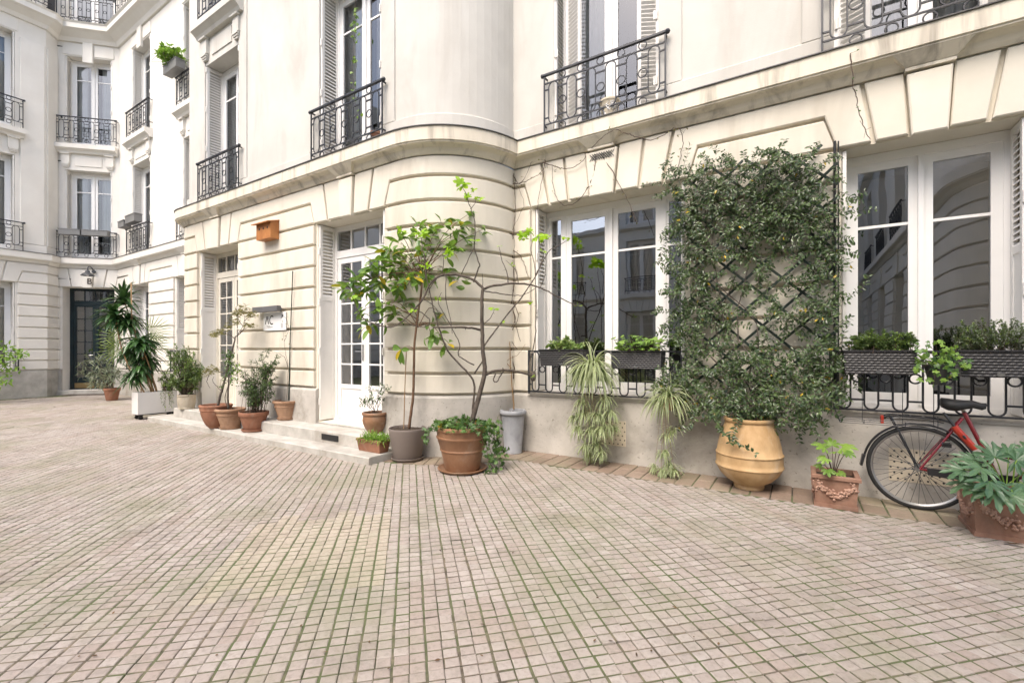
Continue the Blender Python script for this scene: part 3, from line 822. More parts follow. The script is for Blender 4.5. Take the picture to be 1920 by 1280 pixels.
    fi = np.unique(key, return_index=True)[1]
    t_i, t_k, t_s = ti[fi], tk[fi], sh[fi]; hh = hz[fi]
    A0 = (t_k*LT-t_s)*pa+.0016; A1 = A0+LT*pa-.0032; B0 = t_i*2*pb+.0014; B1 = B0+2*pb-.0028
    zz = -.0042+hh*.8
    vv = np.stack([np.stack([(-p+q_)*s2, (p+q_)*s2, zz], 1) for p, q_ in ((A0,B0),(A0,B1),(A1,B1),(A1,B0))], 1).reshape(-1,3)
    nn = len(fi); me = bpy.data.meshes.new('paving_channels')
    me.vertices.add(nn*4); me.vertices.foreach_set('co', vv.astype(np.float32).ravel())
    me.loops.add(nn*4); me.loops.foreach_set('vertex_index', (np.arange(nn)[:,None]*4+np.array([[3,2,1,0]])).astype(np.int32).ravel())
    me.polygons.add(nn); me.polygons.foreach_set('loop_start', np.arange(0,nn*4,4,dtype=np.int32)); me.polygons.foreach_set('loop_total', np.full(nn,4,dtype=np.int32))
    me.materials.append(M['channel']); me.update(calc_edges=True); o2 = bpy.data.objects.new('paving_channels', me); col.objects.link(o2); o2.parent = o
    return k
print('PAVERS', pavers())
# border bricks
mb = MB(); rnd = random.Random(5)
def brick(f, a0, a1, b0, b1):
    z = rnd.gauss(-.001, .0012); e = .005
    lo = [f(a0,b0), f(a1,b0), f(a1,b1), f(a0,b1)]; hi = [f(a0+e,b0+e), f(a1-e,b0+e), f(a1-e,b1-e), f(a0+e,b1-e)]
    vs = [(p[0],p[1],-.011) for p in lo]+[(p[0],p[1],z-.004) for p in lo]+[(p[0],p[1],z) for p in hi]
    mb.add(vs, [(0,1,5,4),(1,2,6,5),(2,3,7,6),(3,0,4,7),(4,5,9,8),(5,6,10,9),(6,7,11,10),(7,4,8,11),(8,9,10,11)])
x = -3.27
while x < 5.2:
    for y0 in (4.735, 5.005): brick(lambda a, b: (a, b), x+.006, x+.163, y0+.003, y0+.264)
    x += .169
n = 17
for i in range(n):                                        # radial bricks round the bay
    t0, t1 = R(270+90*i/n), R(270+90*(i+1)/n)
    if i > 10: break
    f = lambda r, t: (-4.40+r*math.cos(t), 5.30+r*math.sin(t))
    z = rnd.gauss(-.001,.001); e0, e1 = t0+.004, t1-.004
    lo = [f(1.11,e0), f(1.50,e0), f(1.50,e1), f(1.11,e1)]
    mb.add([(p[0],p[1],-.011) for p in lo]+[(p[0],p[1],z) for p in lo], [(0,1,5,4),(1,2,6,5),(2,3,7,6),(3,0,4,7),(4,5,6,7)])
tag(mb.build('border_paving', M['border']), kind='structure')
# steps
def slabstep(name, x0, x1, y0, y1, z0, z1, b=.012):
    mb = MB(); r = random.Random(1); xs = [x0]
    while xs[-1] < x1-1.3: xs.append(xs[-1]+r.uniform(.9,1.25))
    xs.append(x1)
    for a, c in zip(xs[:-1], xs[1:]):
        a += .0015; c -= .0015
        mb.add([(a,y0,z0),(c,y0,z0),(c,y1,z0),(a,y1,z0),(a,y0,z1-b),(c,y0,z1-b),(c,y1,z1-b*.2),(a,y1,z1-b*.2),(a+.002,y0+b,z1),(c-.002,y0+b,z1),(c-.002,y1,z1),(a+.002,y1,z1)],
               [(0,1,5,4),(1,2,6,5),(2,3,7,6),(3,0,4,7),(4,5,9,8),(5,6,10,9),(6,7,11,10),(7,4,8,11),(8,9,10,11)])
    return tag(mb.build(name, M['step']), kind='structure')
slabstep('lower_step', -10.42, -4.24, 3.59, 4.19, -.01, .085)
st = slabstep('upper_step', -10.02, -4.5, 3.86, 4.195, .087, .245)
pa = W(603,816,3.855); pb = W(634,829,3.855)
mb = MB(); mb.box(pa.x, pb.x, 3.852, 3.859, .125, .205); mb.build('vent_slot', M['black'], st)
# ================================================================== PLANTS: tools
rng = random.Random(11)
UPV = Vector((0,0,1))
def rv(s=1.): return Vector((rng.gauss(0,s), rng.gauss(0,s), rng.gauss(0,s)))
def unit(v): return v.normalized() if v.length > 1e-9 else Vector((0,0,1))
def leaf(mb, p, d, n, L, Wd, seg=4, droop=.25, fold=.25, peak=.45, m=0, tipw=0.):
    d = unit(Vector(d)); n = Vector(n); n = n-d*n.dot(d)
    n = unit(n) if n.length > 1e-4 else d.orthogonal().normalized()
    s = d.cross(n)
    if seg <= 2:
        q = p+d*(L*peak)+n*(fold*Wd*.5)-n*(droop*L*.2); t = p+d*L-n*(droop*L)
        mb.add([p, q+s*(Wd*.5), t, q-s*(Wd*.5)], [(0,1,2),(0,2,3)], m); return
    vs = [p]; fs = []
    for i in range(1, seg):
        t = i/seg; x = t**(math.log(.5)/math.log(peak)); w = Wd*.5*math.sin(math.pi*x)**.8
        c = p+d*(L*t*(1-.15*droop*t))-n*(droop*L*t*t)
        vs += [c+s*w+n*(fold*w), c, c-s*w+n*(fold*w)]
    vs.append(p+d*(L*(1-.15*droop))-n*(droop*L)); e = len(vs)-1
    fs += [(0,1,2),(0,2,3)]
    for i in range(seg-2):
        a = 1+3*i; fs += [(a,a+3,a+4,a+1),(a+1,a+4,a+5,a+2)]
    a = 1+3*(seg-2); fs += [(a,e,a+1),(a+1,e,a+2)]
    mb.add(vs, fs, m)
def blade(mb, p, d, L, Wd, g=1., seg=6, m=0, edge=None, n=None):
    """strap leaf falling under its own weight; edge = material index of pale margins"""
    d = unit(Vector(d)); p = Vector(p); side = d.cross(UPV)
    if side.length < .05: side = Vector((1,0,0))
    side.normalize(); pts = [p.copy()]; st = L/seg; dd = d.copy(); dirs = [d.copy()]
    for i in range(seg):
        dd = unit(dd+Vector((0,0,-g*st/L*1.1))); p = p+dd*st; pts.append(p.copy()); dirs.append(dd.copy())
    rows = []
    for i, q in enumerate(pts):
        t = i/seg; w = Wd*.5*min(1., .45+2.2*t)*(1-t**3.2)+.0004
        nn = unit(side.cross(dirs[i])); rows.append((q-side*w, q-side*w*.5-nn*w*.25, q+side*w*.5-nn*w*.25, q+side*w))
    if edge is None:
        vs = [x for r in rows for x in (r[0], (r[1]+r[2])*.5, r[3])]
        mb.add(vs, [f for i in range(seg) for f in ((3*i,3*i+1,3*i+4,3*i+3),(3*i+1,3*i+2,3*i+5,3*i+4))], m)
    else:
        vs = [x for r in rows for x in r]; o = len(mb.v)
        mb.v.extend(tuple(v) for v in vs)
        for i in range(seg):
            for k, mm in ((0,edge),(1,m),(2,edge)):
                a = o+4*i+k; mb.f.append([a,a+1,a+5,a+4]); mb.m.append(mm)
def palmate(mb, p, d, n, Rr, lobes=8, spread=125, deep=.42, width=.5, droop=.25, m=0):
    d = unit(Vector(d)); n = Vector(n); n = unit(n-d*n.dot(d)); s = d.cross(n)
    vs = [p]; fs = []; prev = None
    def pt(a, r, lift=0.): 
        return p+d*(r*math.cos(a))+s*(r*math.sin(a))+n*(lift*Rr-droop*r*r/Rr)
    A = R(spread); da = 2*A/lobes
    ring = []
    for i in range(lobes):
        a = -A+da*(i+.5); r = Rr*(1-.35*abs(a)/A)*rng.uniform(.92,1.06)
        ring += [(a-da*.5, r*deep, .03), (a-da*.5*width, r*.62, .05), (a-da*.42*width, r*.8, .035), (a, r, 0.), (a+da*.42*width, r*.8, .035), (a+da*.5*width, r*.62, .05)]
    ring.append((A, Rr*deep*.66, .03))
    for (a, r, l) in ring: vs.append(pt(a, r, l))
    # midrib points so that every lobe folds
    for i in range(lobes):
        b = 1+6*i; a = -A+da*(i+.5); vs.append(pt(a, Rr*.5*(1-.35*abs(a)/A), -.005)); mid = len(vs)-1
        fs += [(0,b,mid),(b,b+1,mid),(b+1,b+2,mid),(b+2,b+3,mid),(mid,b+3,b+4),(mid,b+4,b+5),(mid,b+5,b+6),(0,mid,b+6)]
    mb.add(vs, fs, m)
def curve(pts, n=6):
    """catmull-rom through the points"""
    pts = [Vector(p) for p in pts]; out = []
    for i in range(len(pts)-1):
        a = pts[max(i-1,0)]; b = pts[i]; c = pts[i+1]; e = pts[min(i+2,len(pts)-1)]
        for k in range(n):
            t = k/n
            out.append(.5*((2*b)+(c-a)*t+(2*a-5*b+4*c-e)*t*t+(3*b-a-3*c+e)*t**3))
    out.append(pts[-1]); return out
def branch(mb, pts, r0, r1, n=6, sub=5, jit=.0):
    c = curve(pts, sub); k = len(c)
    if jit:
        for i in range(1, k-1): c[i] = c[i]+rv(jit)
    mb.tube(c, [r0+(r1-r0)*i/(k-1) for i in range(k)], n); return c
def bush(sm, lm, base, c, rad, stems, per, L, Wd, r0=.006, seg=2, droop=.3, spread=.9, basew=.05, inner=.25, mats=1, up=.4, twigs=0):
    base = Vector(base); c = Vector(c)
    for i in range(stems):
        while True:
            q = Vector((rng.uniform(-1,1), rng.uniform(-1,1), rng.uniform(-1,1)))
            if q.length < 1: break
        tip = c+Vector((q.x*rad[0], q.y*rad[1], q.z*rad[2]))
        b = base+Vector((rng.gauss(0,basew), rng.gauss(0,basew), 0))
        mid = b.lerp(tip, .5)+Vector((0,0,.12*(tip-b).length))+rv(.02)
        cv = branch(sm, [b, mid, tip], r0, r0*.3, 5, 5)
        for k in range(per):
            t = inner+(1-inner)*rng.random()**.7; j = min(int(t*(len(cv)-1)), len(cv)-2)
            p = cv[j].lerp(cv[j+1], t*(len(cv)-1)-j); ax = unit(cv[j+1]-cv[j])
            d = unit(ax*.5+rv(.7)*spread+Vector((0,0,up*.5)))
            if twigs:
                e = p+d*rng.uniform(.4,1.)*twigs; sm.tube([p,e], [r0*.25,r0*.15], 3)
                for u in range(5):
                    dd = unit(d*.6+rv(.6)); leaf(lm, p.lerp(e, .3+.7*u/4), dd, UPV+rv(.4), L*rng.uniform(.7,1.2), Wd*rng.uniform(.8,1.2), seg, droop, m=rng.randrange(mats))
            else:
                leaf(lm, p, d, UPV+rv(.35), L*rng.uniform(.7,1.2), Wd*rng.uniform(.8,1.2), seg, droop, m=rng.randrange(mats))

def potmat(name, c0, c1, stain, amt=.5, sc=7., rough=.8):
    m, nt, bs = newmat(name)
    a = noise(nt, sc, 5, .65, stretch=(1,1,.6)); c = mixc(nt, ramp(nt, a, .35, .65), c0, c1)
    b = noise(nt, sc*.45, 6, .7, dist=.5); c = mixc(nt, mul(nt, ramp(nt, b, .5, .68), amt), c, stain)
    nt.links.new(c, bs.inputs['Base Color']); bs.inputs['Roughness'].default_value = rough
    bump(nt, bs, noise(nt, 50, 4), .2, .004); return m
M['terra'] = potmat('terracotta', (.23,.095,.052), (.32,.15,.09), (.33,.24,.18), .6)
M['terra_old'] = potmat('weathered_terracotta', (.27,.15,.085), (.40,.25,.16), (.16,.11,.075), .55)
M['terra_big'] = potmat('glazed_brown_terracotta', (.20,.095,.045), (.29,.155,.085), (.36,.29,.22), .6, 4., .5)
M['terra_square'] = potmat('moulded_terracotta', (.22,.112,.072), (.31,.18,.125), (.15,.105,.08), .6)
M['amphora'] = potmat('ochre_clay', (.37,.225,.095), (.55,.37,.19), (.56,.48,.37), .8, 4., .7)
M['taupe'] = paint('taupe_pot_clay', (.20,.165,.145), .75, .05)
M['urn'] = potmat('peeling_grey_paint', (.30,.31,.33), (.40,.41,.43), (.10,.10,.10), .5, 5., .6)
M['stonepot'] = potmat('mossy_concrete', (.32,.27,.20), (.45,.40,.32), (.20,.19,.11), .6)
M['whitebox'] = paint('white_planter_panel', (.72,.70,.68), .45, .03)
M['wicker'] = paint('dark_grey_resin', (.032,.031,.033), .5, .25)
M['bark'] = stone('grey_brown_bark', (.065,.052,.042), (.13,.11,.09), 14, .9, 60, .6)
M['bark_fig'] = stone('dark_fig_bark', (.05,.038,.03), (.12,.098,.078), 18, .85, 70, .6)
M['bark_brown'] = stone('brown_bark', (.10,.055,.03), (.17,.10,.06), 14, .85, 60, .4)
M['cane'] = paint('tan_cane', (.30,.19,.09), .7, .15)
M['twig'] = paint('brown_twig', (.10,.065,.045), .8, .2)
M['stake'] = paint('green_plastic_stake', (.008,.022,.014), .5, .1)
M['lf_jas'] = leafmat('glossy_dark_leaf', (.018,.042,.014), (.10,.15,.05), .3, .2, (.42,.30,.02), .006)
M['lf_fig'] = leafmat('fresh_yellow_green_leaf', (.24,.42,.02), (.36,.55,.04), .45, .4)
M['lf_mag'] = leafmat('mid_green_leaf', (.055,.125,.025), (.22,.36,.065), .33, .3, (.50,.36,.02), .05)
M['lf_ivy'] = leafmat('ivy_leaf', (.03,.08,.02), (.12,.22,.05), .4, .25, (.45,.32,.03), .01)
M['lf_light'] = leafmat('light_green_leaf', (.11,.22,.03), (.24,.38,.06), .45, .35)
M['lf_fine'] = leafmat('fine_grey_green_leaf', (.045,.075,.03), (.12,.17,.075), .5, .25, (.12,.25,.04), .1)
M['lf_maple'] = leafmat('olive_maple_leaf', (.12,.115,.035), (.24,.22,.08), .5, .35)
M['lf_ole'] = leafmat('silvery_leaf', (.10,.135,.085), (.26,.29,.20), .45, .2)
M['lf_drac'] = leafmat('dark_strap_leaf', (.016,.05,.017), (.065,.14,.04), .28, .12)
M['lf_palm'] = leafmat('palm_leaf', (.10,.17,.03), (.22,.30,.07), .45, .3)
M['lf_bam'] = leafmat('soft_green_leaf', (.06,.105,.03), (.17,.24,.09), .5, .3, (.22,.32,.05), .15)
M['lf_fat'] = leafmat('blue_green_leaf', (.045,.105,.05), (.105,.19,.09), .35, .2)
M['lf_spi'] = leafmat('spider_green', (.10,.17,.04), (.20,.28,.08), .45, .3)
M['lf_spw'] = leafmat('spider_cream', (.44,.47,.29), (.56,.58,.40), .45, .3)
M['lf_euo'] = leafmat('variegated_leaf', (.08,.17,.03), (.34,.42,.16), .45, .3)

def kx(px): return math.sqrt(1+((px-960)/F)**2)
def rpx(wpx, px, Y): return wpx*Y/F/2/kx(px)
def potpos(px, pyb, wb, z=0.):
    p = G(px, pyb, z); Y = depth(p); rb = rpx(wb, px, Y); d = unit(Vector((p.x, p.y, 0)))
    c = p+d*rb; return Vector((c.x, c.y, z)), rb
def zat(py, Y): return CH-(py-HZ)*Y/F
def pot_mesh(H, rb, rt, style='classic', n=40):
    mb = MB(); t = max(.008, rt*.07)
    if style == 'classic':
        hb = H*.22; pr = [(0,0),(rb*.96,0),(rb,.006),(rt*.93-.004,H-hb),(rt*.98,H-hb+.002),(rt,H-hb+.008),(rt*1.01,H-.01),(rt*1.0,H),(rt-t,H),(rt-t*1.1,H-.012),(rt-t*1.5,H*.8)]
    elif style == 'plain':
        pr = [(0,0),(rb*.97,0),(rb,.008),(rt-.003,H-.03),(rt,H-.008),(rt-.003,H),(rt-t*.6,H),(rt-t*.8,H-.01),(rt-t,H*.82)]
    elif style == 'rolled':
        pr = [(0,0),(rb*.96,0),(rb,.006),(rb*1.04,H*.10),(rb*1.07,H*.105),(rb*1.07,H*.13),(rb*1.05,H*.14),(rt*.84,H*.66),(rt*.88,H*.67),(rt*.88,H*.71),(rt*.85,H*.72),(rt*.90,H*.86),(rt*.98,H*.88),(rt,H*.93),(rt*.98,H*.985),(rt*.94,H),(rt*.86,H),(rt*.83,H*.97),(rt*.8,H*.8)]
    elif style == 'big':
        pr = [(0,0),(rb*.97,0),(rb,.01),(rb+(rt-rb)*.42,H*.44),(rb+(rt-rb)*.46+.006,H*.455),(rb+(rt-rb)*.46+.006,H*.475),(rb+(rt-rb)*.48,H*.49),(rt*.93,H*.72),(rt*.965,H*.74),(rt*.97,H*.77),(rt*.935,H*.785),(rt*.95,H*.9),(rt*.99,H*.92),(rt,H*.96),(rt*.98,H),(rt*.88,H),(rt*.86,H*.97),(rt*.83,H*.8)]
    elif style == 'belly':
        pr = [(0,0),(rb*.95,0),(rb,.008)]+[(rb+(rt*1.02-rb)*math.sin(math.pi/2*i/6), H*.62*i/6+.008) for i in range(1,7)]+[(rt*1.0,H*.76),(rt*.97,H*.84),(rt*1.02,H*.87),(rt*1.07,H*.9),(rt*1.07,H*.97),(rt*1.03,H),(rt*.93,H),(rt*.9,H*.96),(rt*.88,H*.8)]
    elif style == 'bowl':
        pr = [(0,0),(rb*.95,0),(rb,.012)]+[(rb+(rt*.9-rb)*(i/6)**.6, .012+H*.6*i/6) for i in range(1,7)]+[(rt*.91,H*.74),(rt*.95,H*.76),(rt*.96,H*.9),(rt,H*.92),(rt,H*.98),(rt*.97,H),(rt*.88,H),(rt*.86,H*.97),(rt*.84,H*.8)]
    elif style == 'urn':
        pr = [(0,0),(rb*1.02,0),(rb*1.02,.02),(rb,.03),(rt*.86,H*.86),(rt*.87,H*.88),(rt*.97,H*.9),(rt*1.02,H*.935),(rt*1.0,H*.975),(rt*.95,H),(rt*.80,H),(rt*.77,H*.97),(rt*.75,H*.8)]
    elif style == 'barrel':
        pr = [(0,0),(rb*1.06,0),(rb*1.08,H*.05),(rb*1.02,H*.08)]+[(rb*1.02+(rt-rb*1.02)*math.sin(math.pi/2*i/5), H*(.1+.5*i/5)) for i in range(1,6)]+[(rt*.98,H*.85),(rt*1.03,H*.88),(rt*1.04,H*.97),(rt*1.0,H),(rt*.9,H),(rt*.87,H*.97),(rt*.85,H*.8)]
    mb.lathe(pr, n); return mb, pr
def move(mb, off):
    mb.v = [(v[0]+off[0], v[1]+off[1], v[2]+off[2]) for v in mb.v]
def potted(name, px, pyb, wb, wt, ytop, mat, label, cat='potted plant', z=0., style='classic', saucer=None, soil=.90, group=None, smat=None):
    c, rb = potpos(px, pyb, wb, z)
    Y = depth(c); rt = rpx(wt, px, Y); H = zat(ytop, Y)-z
    sz = .0
    t = thing(name, (c.x, c.y, z), label, cat, group)
    if saucer:
        rs = rpx(saucer, px, Y); s = MB(); s.lathe([(0,.002),(rs*.86,.002),(rs*.9,.004),(rs,.03),(rs,.036),(rs-.01,.036),(rs*.87,.014),(0,.012)], 40); move(s, (c.x,c.y,z)); s.build('saucer', smat or mat, t, smooth=True, auto=40); sz = .013
    mb, pr = pot_mesh(H-sz, rb, rt, style); move(mb, (c.x,c.y,z+sz)); mb.build('pot', mat, t, smooth=True, auto=38)
    ri = pr[-1][0]+.002; s = MB(); zs = z+sz+(H-sz)*soil
    vs = [Vector((c.x,c.y,zs+.012))]; fs = []
    for rr in (.5,1.):
        for j in range(24):
            a = 2*math.pi*j/24; vs.append(Vector((c.x+ri*rr*math.cos(a)*1.02, c.y+ri*rr*math.sin(a)*1.02, zs+rng.uniform(-.004,.008)*(1 if rr<1 else .3))))
    for j in range(24):
        k = (j+1)%24; fs += [(0,1+j,1+k),(1+j,25+j,25+k,1+k)]
    s.add(vs, fs)
    for _ in range(60):
        a = rng.uniform(0,6.28); r = ri*math.sqrt(rng.random())*.92; p = Vector((c.x+r*math.cos(a), c.y+r*math.sin(a), zs+.008)); e = rng.uniform(.004,.009)
        s.add([p+Vector((-e,-e,0)),p+Vector((e,-e,0)),p+Vector((e,e,0)),p+Vector((-e,e,0)),p+Vector((0,0,e))], [(0,1,4),(1,2,4),(2,3,4),(3,0,4)])
    s.build('soil', M['soil'], t)
    return t, Vector((c.x, c.y, zs)), Y, rt
# ================================================================== POTTED PLANTS AND TREES
# ---- fig tree in the big brown pot
t, b, Y, rt = potted('potted_fig_tree', 867, 889, 68, 101, 797, M['terra_big'], 'twisted bare-limbed fig tree underplanted with ivy in a large brown terracotta pot', 'fig tree', style='big', saucer=93, soil=.9)
sm = MB()
def pp(lst, dy0=0., dy1=0.): return [P(x, y, Y+dy0+(dy1-dy0)*i/max(1,len(lst)-1)) for i, (x, y) in enumerate(lst)]
trunk = pp([(884,800),(889,775),(901,732),(909,695),(905.5,660),(904.6,629),(903.6,590),(904,554),(906,540)])
branch(sm, trunk, .030, .017, 9, 5, .0012)
BR = [([(906,541),(887,524),(854,514.5),(826,517),(807.5,531),(793.5,559),(779,578),(756,601),(732.5,613),(704,608),(681,596.6),(668,575),(662,559)], 0, .15, .016, .004),
 ([(906,541),(925,535.6),(957.6,531),(990,533),(1014,540),(1042,554),(1084,575)], 0, -.1, .015, .005),
 ([(902,619),(888,615),(873,614),(840,613),(812,614)], 0, -.25, .014, .010),
 ([(907,650),(922,628),(939,606),(976,559),(1002,521.6),(1018.5,489),(1030,470),(1045,462),(1060.7,452)], 0, .15, .010, .003),
 ([(888,529),(896.6,503),(899,495),(889.5,465),(891,432.5),(889,410),(882.5,390),(873,362),(866,350)], 0, .05, .009, .003),
 ([(889,465),(879,485),(865,514)], .02, 0, .006, .005),
 ([(882,392),(890,382),(893,372)], .05, .1, .004, .002),
 ([(886,790),(887,756),(889.5,718.5),(873,695),(840,657.5),(821.6,610.6),(812,575),(807.5,554),(800,520),(795,480)], .03, -.2, .014, .004),
 ([(906,675),(889.6,700)], 0, .03, .008, .010),
 ([(889,684),(872,675),(859,664.5),(862,645),(845,610.6),(834,590),(821.6,568),(828,548)], .03, .25, .008, .003),
 ([(911,702),(929,695),(957.6,694),(975,698),(997,703)], 0, .1, .016, .010),
 ([(992,706),(994,676),(1002,640),(1005,600),(1005,545),(1002,498),(996,470),(998,452)], .1, .18, .007, .003),
 ([(1004,515),(1012,500),(1018,480),(1012,460),(1009,440)], .12, .2, .005, .003),
 ([(1012,541),(1022,515),(1024,485),(1020,470)], .0, .1, .005, .002),
 ([(953,531),(950,510),(943.5,493.5),(938,475),(936.5,464)], -.02, .05, .006, .003),
 ([(972,532),(968,510),(960,498),(948,488)], -.02, .1, .005, .002),
 ([(906,540),(905,525),(904,512)], 0, 0, .004, .002),
 ([(907,607),(918,598),(924,588),(926,582)], 0, -.05, .005, .002),
 ([(907,545),(930,549),(965,554),(985,551),(1004,540)], 0, .1, .007, .003),
 ([(836,516),(836,560),(845,600),(848,625)], 0, -.1, .006, .003),
 ([(820,520),(806,540),(804,555)], 0, .05, .006, .003),
 ([(780,577),(795,590),(806,600),(800,612),(775,610),(758,600)], .02, .1, .006, .004),
 ([(792,560),(815,575),(825,595)], .0, .1, .005, .002),
 ([(797,525),(800,500),(793,470),(789,445)], .05, .1, .006, .003),
 ([(793,500),(775,480),(762,455),(755,440)], .05, .1, .006, .003),
 ([(829,517),(832,490),(830,478)], 0, 0, .005, .003),
 ([(929,700),(925,712),(931,716),(938,705),(945,696)], 0, -.03, .008, .006)]
ends = []
for pts, d0, d1, r0, r1 in BR:
    c = branch(sm, pp(pts, d0, d1), r0, r1, 7, 4, .0025); ends.append(c)
    for _ in range(int(len(c)*.12)):
        i = rng.randrange(2, len(c)); d = unit(rv(1.)+UPV*.4); sm.tube([c[i], c[i]+d*rng.uniform(.02,.05)], [r1*.7, r1*.4], 5)
sm.build('trunk', M['bark_fig'], t, smooth=True)
lm = MB()
def figcluster(px, py, dy, n, size):
    c = P(px, py, Y+dy)
    for i in range(n+1):
        d = unit(Vector((rng.gauss(0,1), rng.gauss(0,1), rng.uniform(-.1,.9)))); palmate(lm, c+d*.02, d, UPV+rv(.4)-Vector((0,.5,0)), size*rng.uniform(.8,1.35), 5, 120, .6, .8, .25)
for a in [(866,348,.05,4,.095),(890,358,.1,2,.05),(897,374,.1,3,.055),(880,372,.05,2,.05),(752,436,.1,3,.07),(789,438,.1,5,.085),(797,500,.05,2,.06),(839,478,0,4,.075),(890,450,.03,2,.06),(775,585,.05,2,.05),
          (982,447,.18,3,.075),(995,437,.2,3,.06),(1010,446,.2,3,.085),(1022,449,.15,3,.08),(1017,472,.1,2,.04),(1061,449,.15,2,.04),(937,462,.05,2,.03),(1084,574,-.1,2,.03),(926,580,-.05,3,.05),(960,498,.1,2,.03),(997,570,.1,2,.045),(940,606,.02,1,.04),(660,558,.15,2,.05),(820,560,.25,3,.04),(997,706,.1,2,.03)]: figcluster(*a)
lm.build('foliage', M['lf_fig'], t)
# ivy spilling from the pot
im = MB(); st = MB()
def ivyleaf(mb, p, n, s): palmate(mb, p, unit(Vector((rng.gauss(0,1), rng.gauss(0,1), rng.gauss(-.3,.6)))), n, s, 5, 118, .62, .8, .2)
for i in range(330):
    a = rng.uniform(0,6.28); r = rt*1.12*math.sqrt(rng.random())
    p = b+Vector((r*math.cos(a), r*math.sin(a), .03+rng.random()*.13*(1.15-r/rt*.8))); ivyleaf(im, p, UPV+rv(.5), rng.uniform(.028,.05))
vdir = unit(Vector((b.x,b.y,0))); rdir = Vector((-vdir.y, vdir.x, 0))*-1
for (s_, length, nn) in ((.95,.42,34),(.80,.46,36),(1.05,.52,44),(.55,.2,14),(-.95,.12,18),(1.1,.36,30),(-1.05,.16,16),(.7,.5,36)):
    p0 = b+rdir*(rt*s_)-vdir*(rt*math.sqrt(max(0,1.1-s_*s_))*.8)+Vector((0,0,.04)); pts = [p0-rdir*.08*s_+Vector((0,0,.03)), p0+rdir*.05*s_, p0+rdir*.08*s_+Vector((0,0,-length*.5)), p0+rdir*(.10+.1*length)*s_-vdir*.03+Vector((0,0,-length))]
    c = branch(st, pts, .003, .002, 4, 6, .004)
    for k in range(nn): 
        q = c[rng.randrange(3, len(c))]; ivyleaf(im, q+rv(.028), -vdir+UPV*.5+rv(.5), rng.uniform(.024,.045))
st.build('ivy_stem', M['twig'], t); im.build('ivy_foliage', M['lf_ivy'], t)

# ---- broad-leaved tree in the taupe pot
t, b, Y, rt = potted('potted_tree', 764, 867, 54, 71, 801, M['taupe'], 'slender broad-leaved tree with a thin brown trunk in a taupe grey pot', 'potted tree', style='plain', saucer=62, soil=.93)
sm = MB(); lm = MB()
tk = pp([(767,803),(771,770),(774.7,742),(776,690),(777,648),(782,601),(789,554),(791,520),(788,495)])
branch(sm, tk, .018, .010, 8, 5, .001)
top = P(788,500,Y); lo = P(785,580,Y)
def rosette(p, ax, n, L, dro=.3):
    for i in range(n):
        d = unit(ax*.55+Vector((rng.gauss(0,1), rng.gauss(0,1), rng.gauss(-.05,.55)))); leaf(lm, p+rv(.03), d, UPV+rv(.35), L*rng.uniform(.75,1.3), L*rng.uniform(.36,.5), 5, rng.uniform(.1,.5), .28, .55)
for (px, py, dy, n, L) in [(735,505,.1,8,.16),(700,505,.0,9,.17),(672,520,-.1,8,.16),(655,533,-.15,6,.15),(725,470,.2,8,.15),(752,455,-.1,7,.15),(775,440,.25,7,.14),(805,430,.1,8,.15),(835,418,-.05,6,.14),(870,425,.05,6,.14),(880,400,.1,5,.12),(868,455,.2,7,.15),(850,470,-.2,7,.15),(842,505,.15,7,.15),(815,470,.25,7,.14),(790,470,-.25,8,.15),(770,480,.3,7,.15),(745,535,-.1,8,.16),(720,530,.3,7,.15),(770,520,-.3,7,.15),(800,520,-.15,8,.15),(825,530,.3,6,.15),(715,575,-.1,5,.16),(742,588,.1,7,.16),(690,610,.0,6,.15),(664,555,.1,4,.13),(812,632,-.1,6,.15),(838,648,-.05,4,.16),(860,530,0,5,.14),(905,430,.1,4,.12),(760,570,.2,5,.14),(830,590,.1,3,.12),(690,545,.1,7,.15),(710,490,-.1,6,.15),(735,475,.1,6,.14),(780,425,0,6,.13),(820,445,.2,7,.14),(855,440,0,7,.14),(760,500,.2,8,.15),(805,500,.2,7,.14),(680,580,-.1,5,.15),(755,545,.3,7,.15),(650,545,0,5,.14)]:
    e = P(px, py, Y+dy); a = top if py < 560 else lo
    c = branch(sm, [a.lerp(b, .0)-Vector((0,0,rng.uniform(0,.25))), a.lerp(e, .5)+Vector((0,0,.03))+rv(.02), e], .006, .0025, 5, 4, .004)
    rosette(e, unit(e-a), n+3, L)
    q = a.lerp(e, .7); rosette(q, unit(e-a), 4, L*.9)
e = P(752,655,Y-.05); branch(sm, [P(777,655,Y), P(765,648,Y), e], .004, .002, 5, 4); 
for dx, dz, L in ((-.05,-.9,.19),(.25,-.9,.2),(-.6,.1,.15),(.7,.0,.15),(-.9,.35,.16),(-.3,-.5,.16)): leaf(lm, e, Vector((dx,-.15,dz)), Vector((0,-1,.3)), L, L*.38, 5, .2, .25, .55)
e = P(700,612,Y); 
sm.build('trunk', M['bark_brown'], t, smooth=True); lm.build('foliage', M['lf_mag'], t)
s = MB(); s.tube([P(757,803,Y-.02), P(759,730,Y-.02), P(762,655,Y)], .006, 6); s.build('bamboo_stake', M['cane'], t)

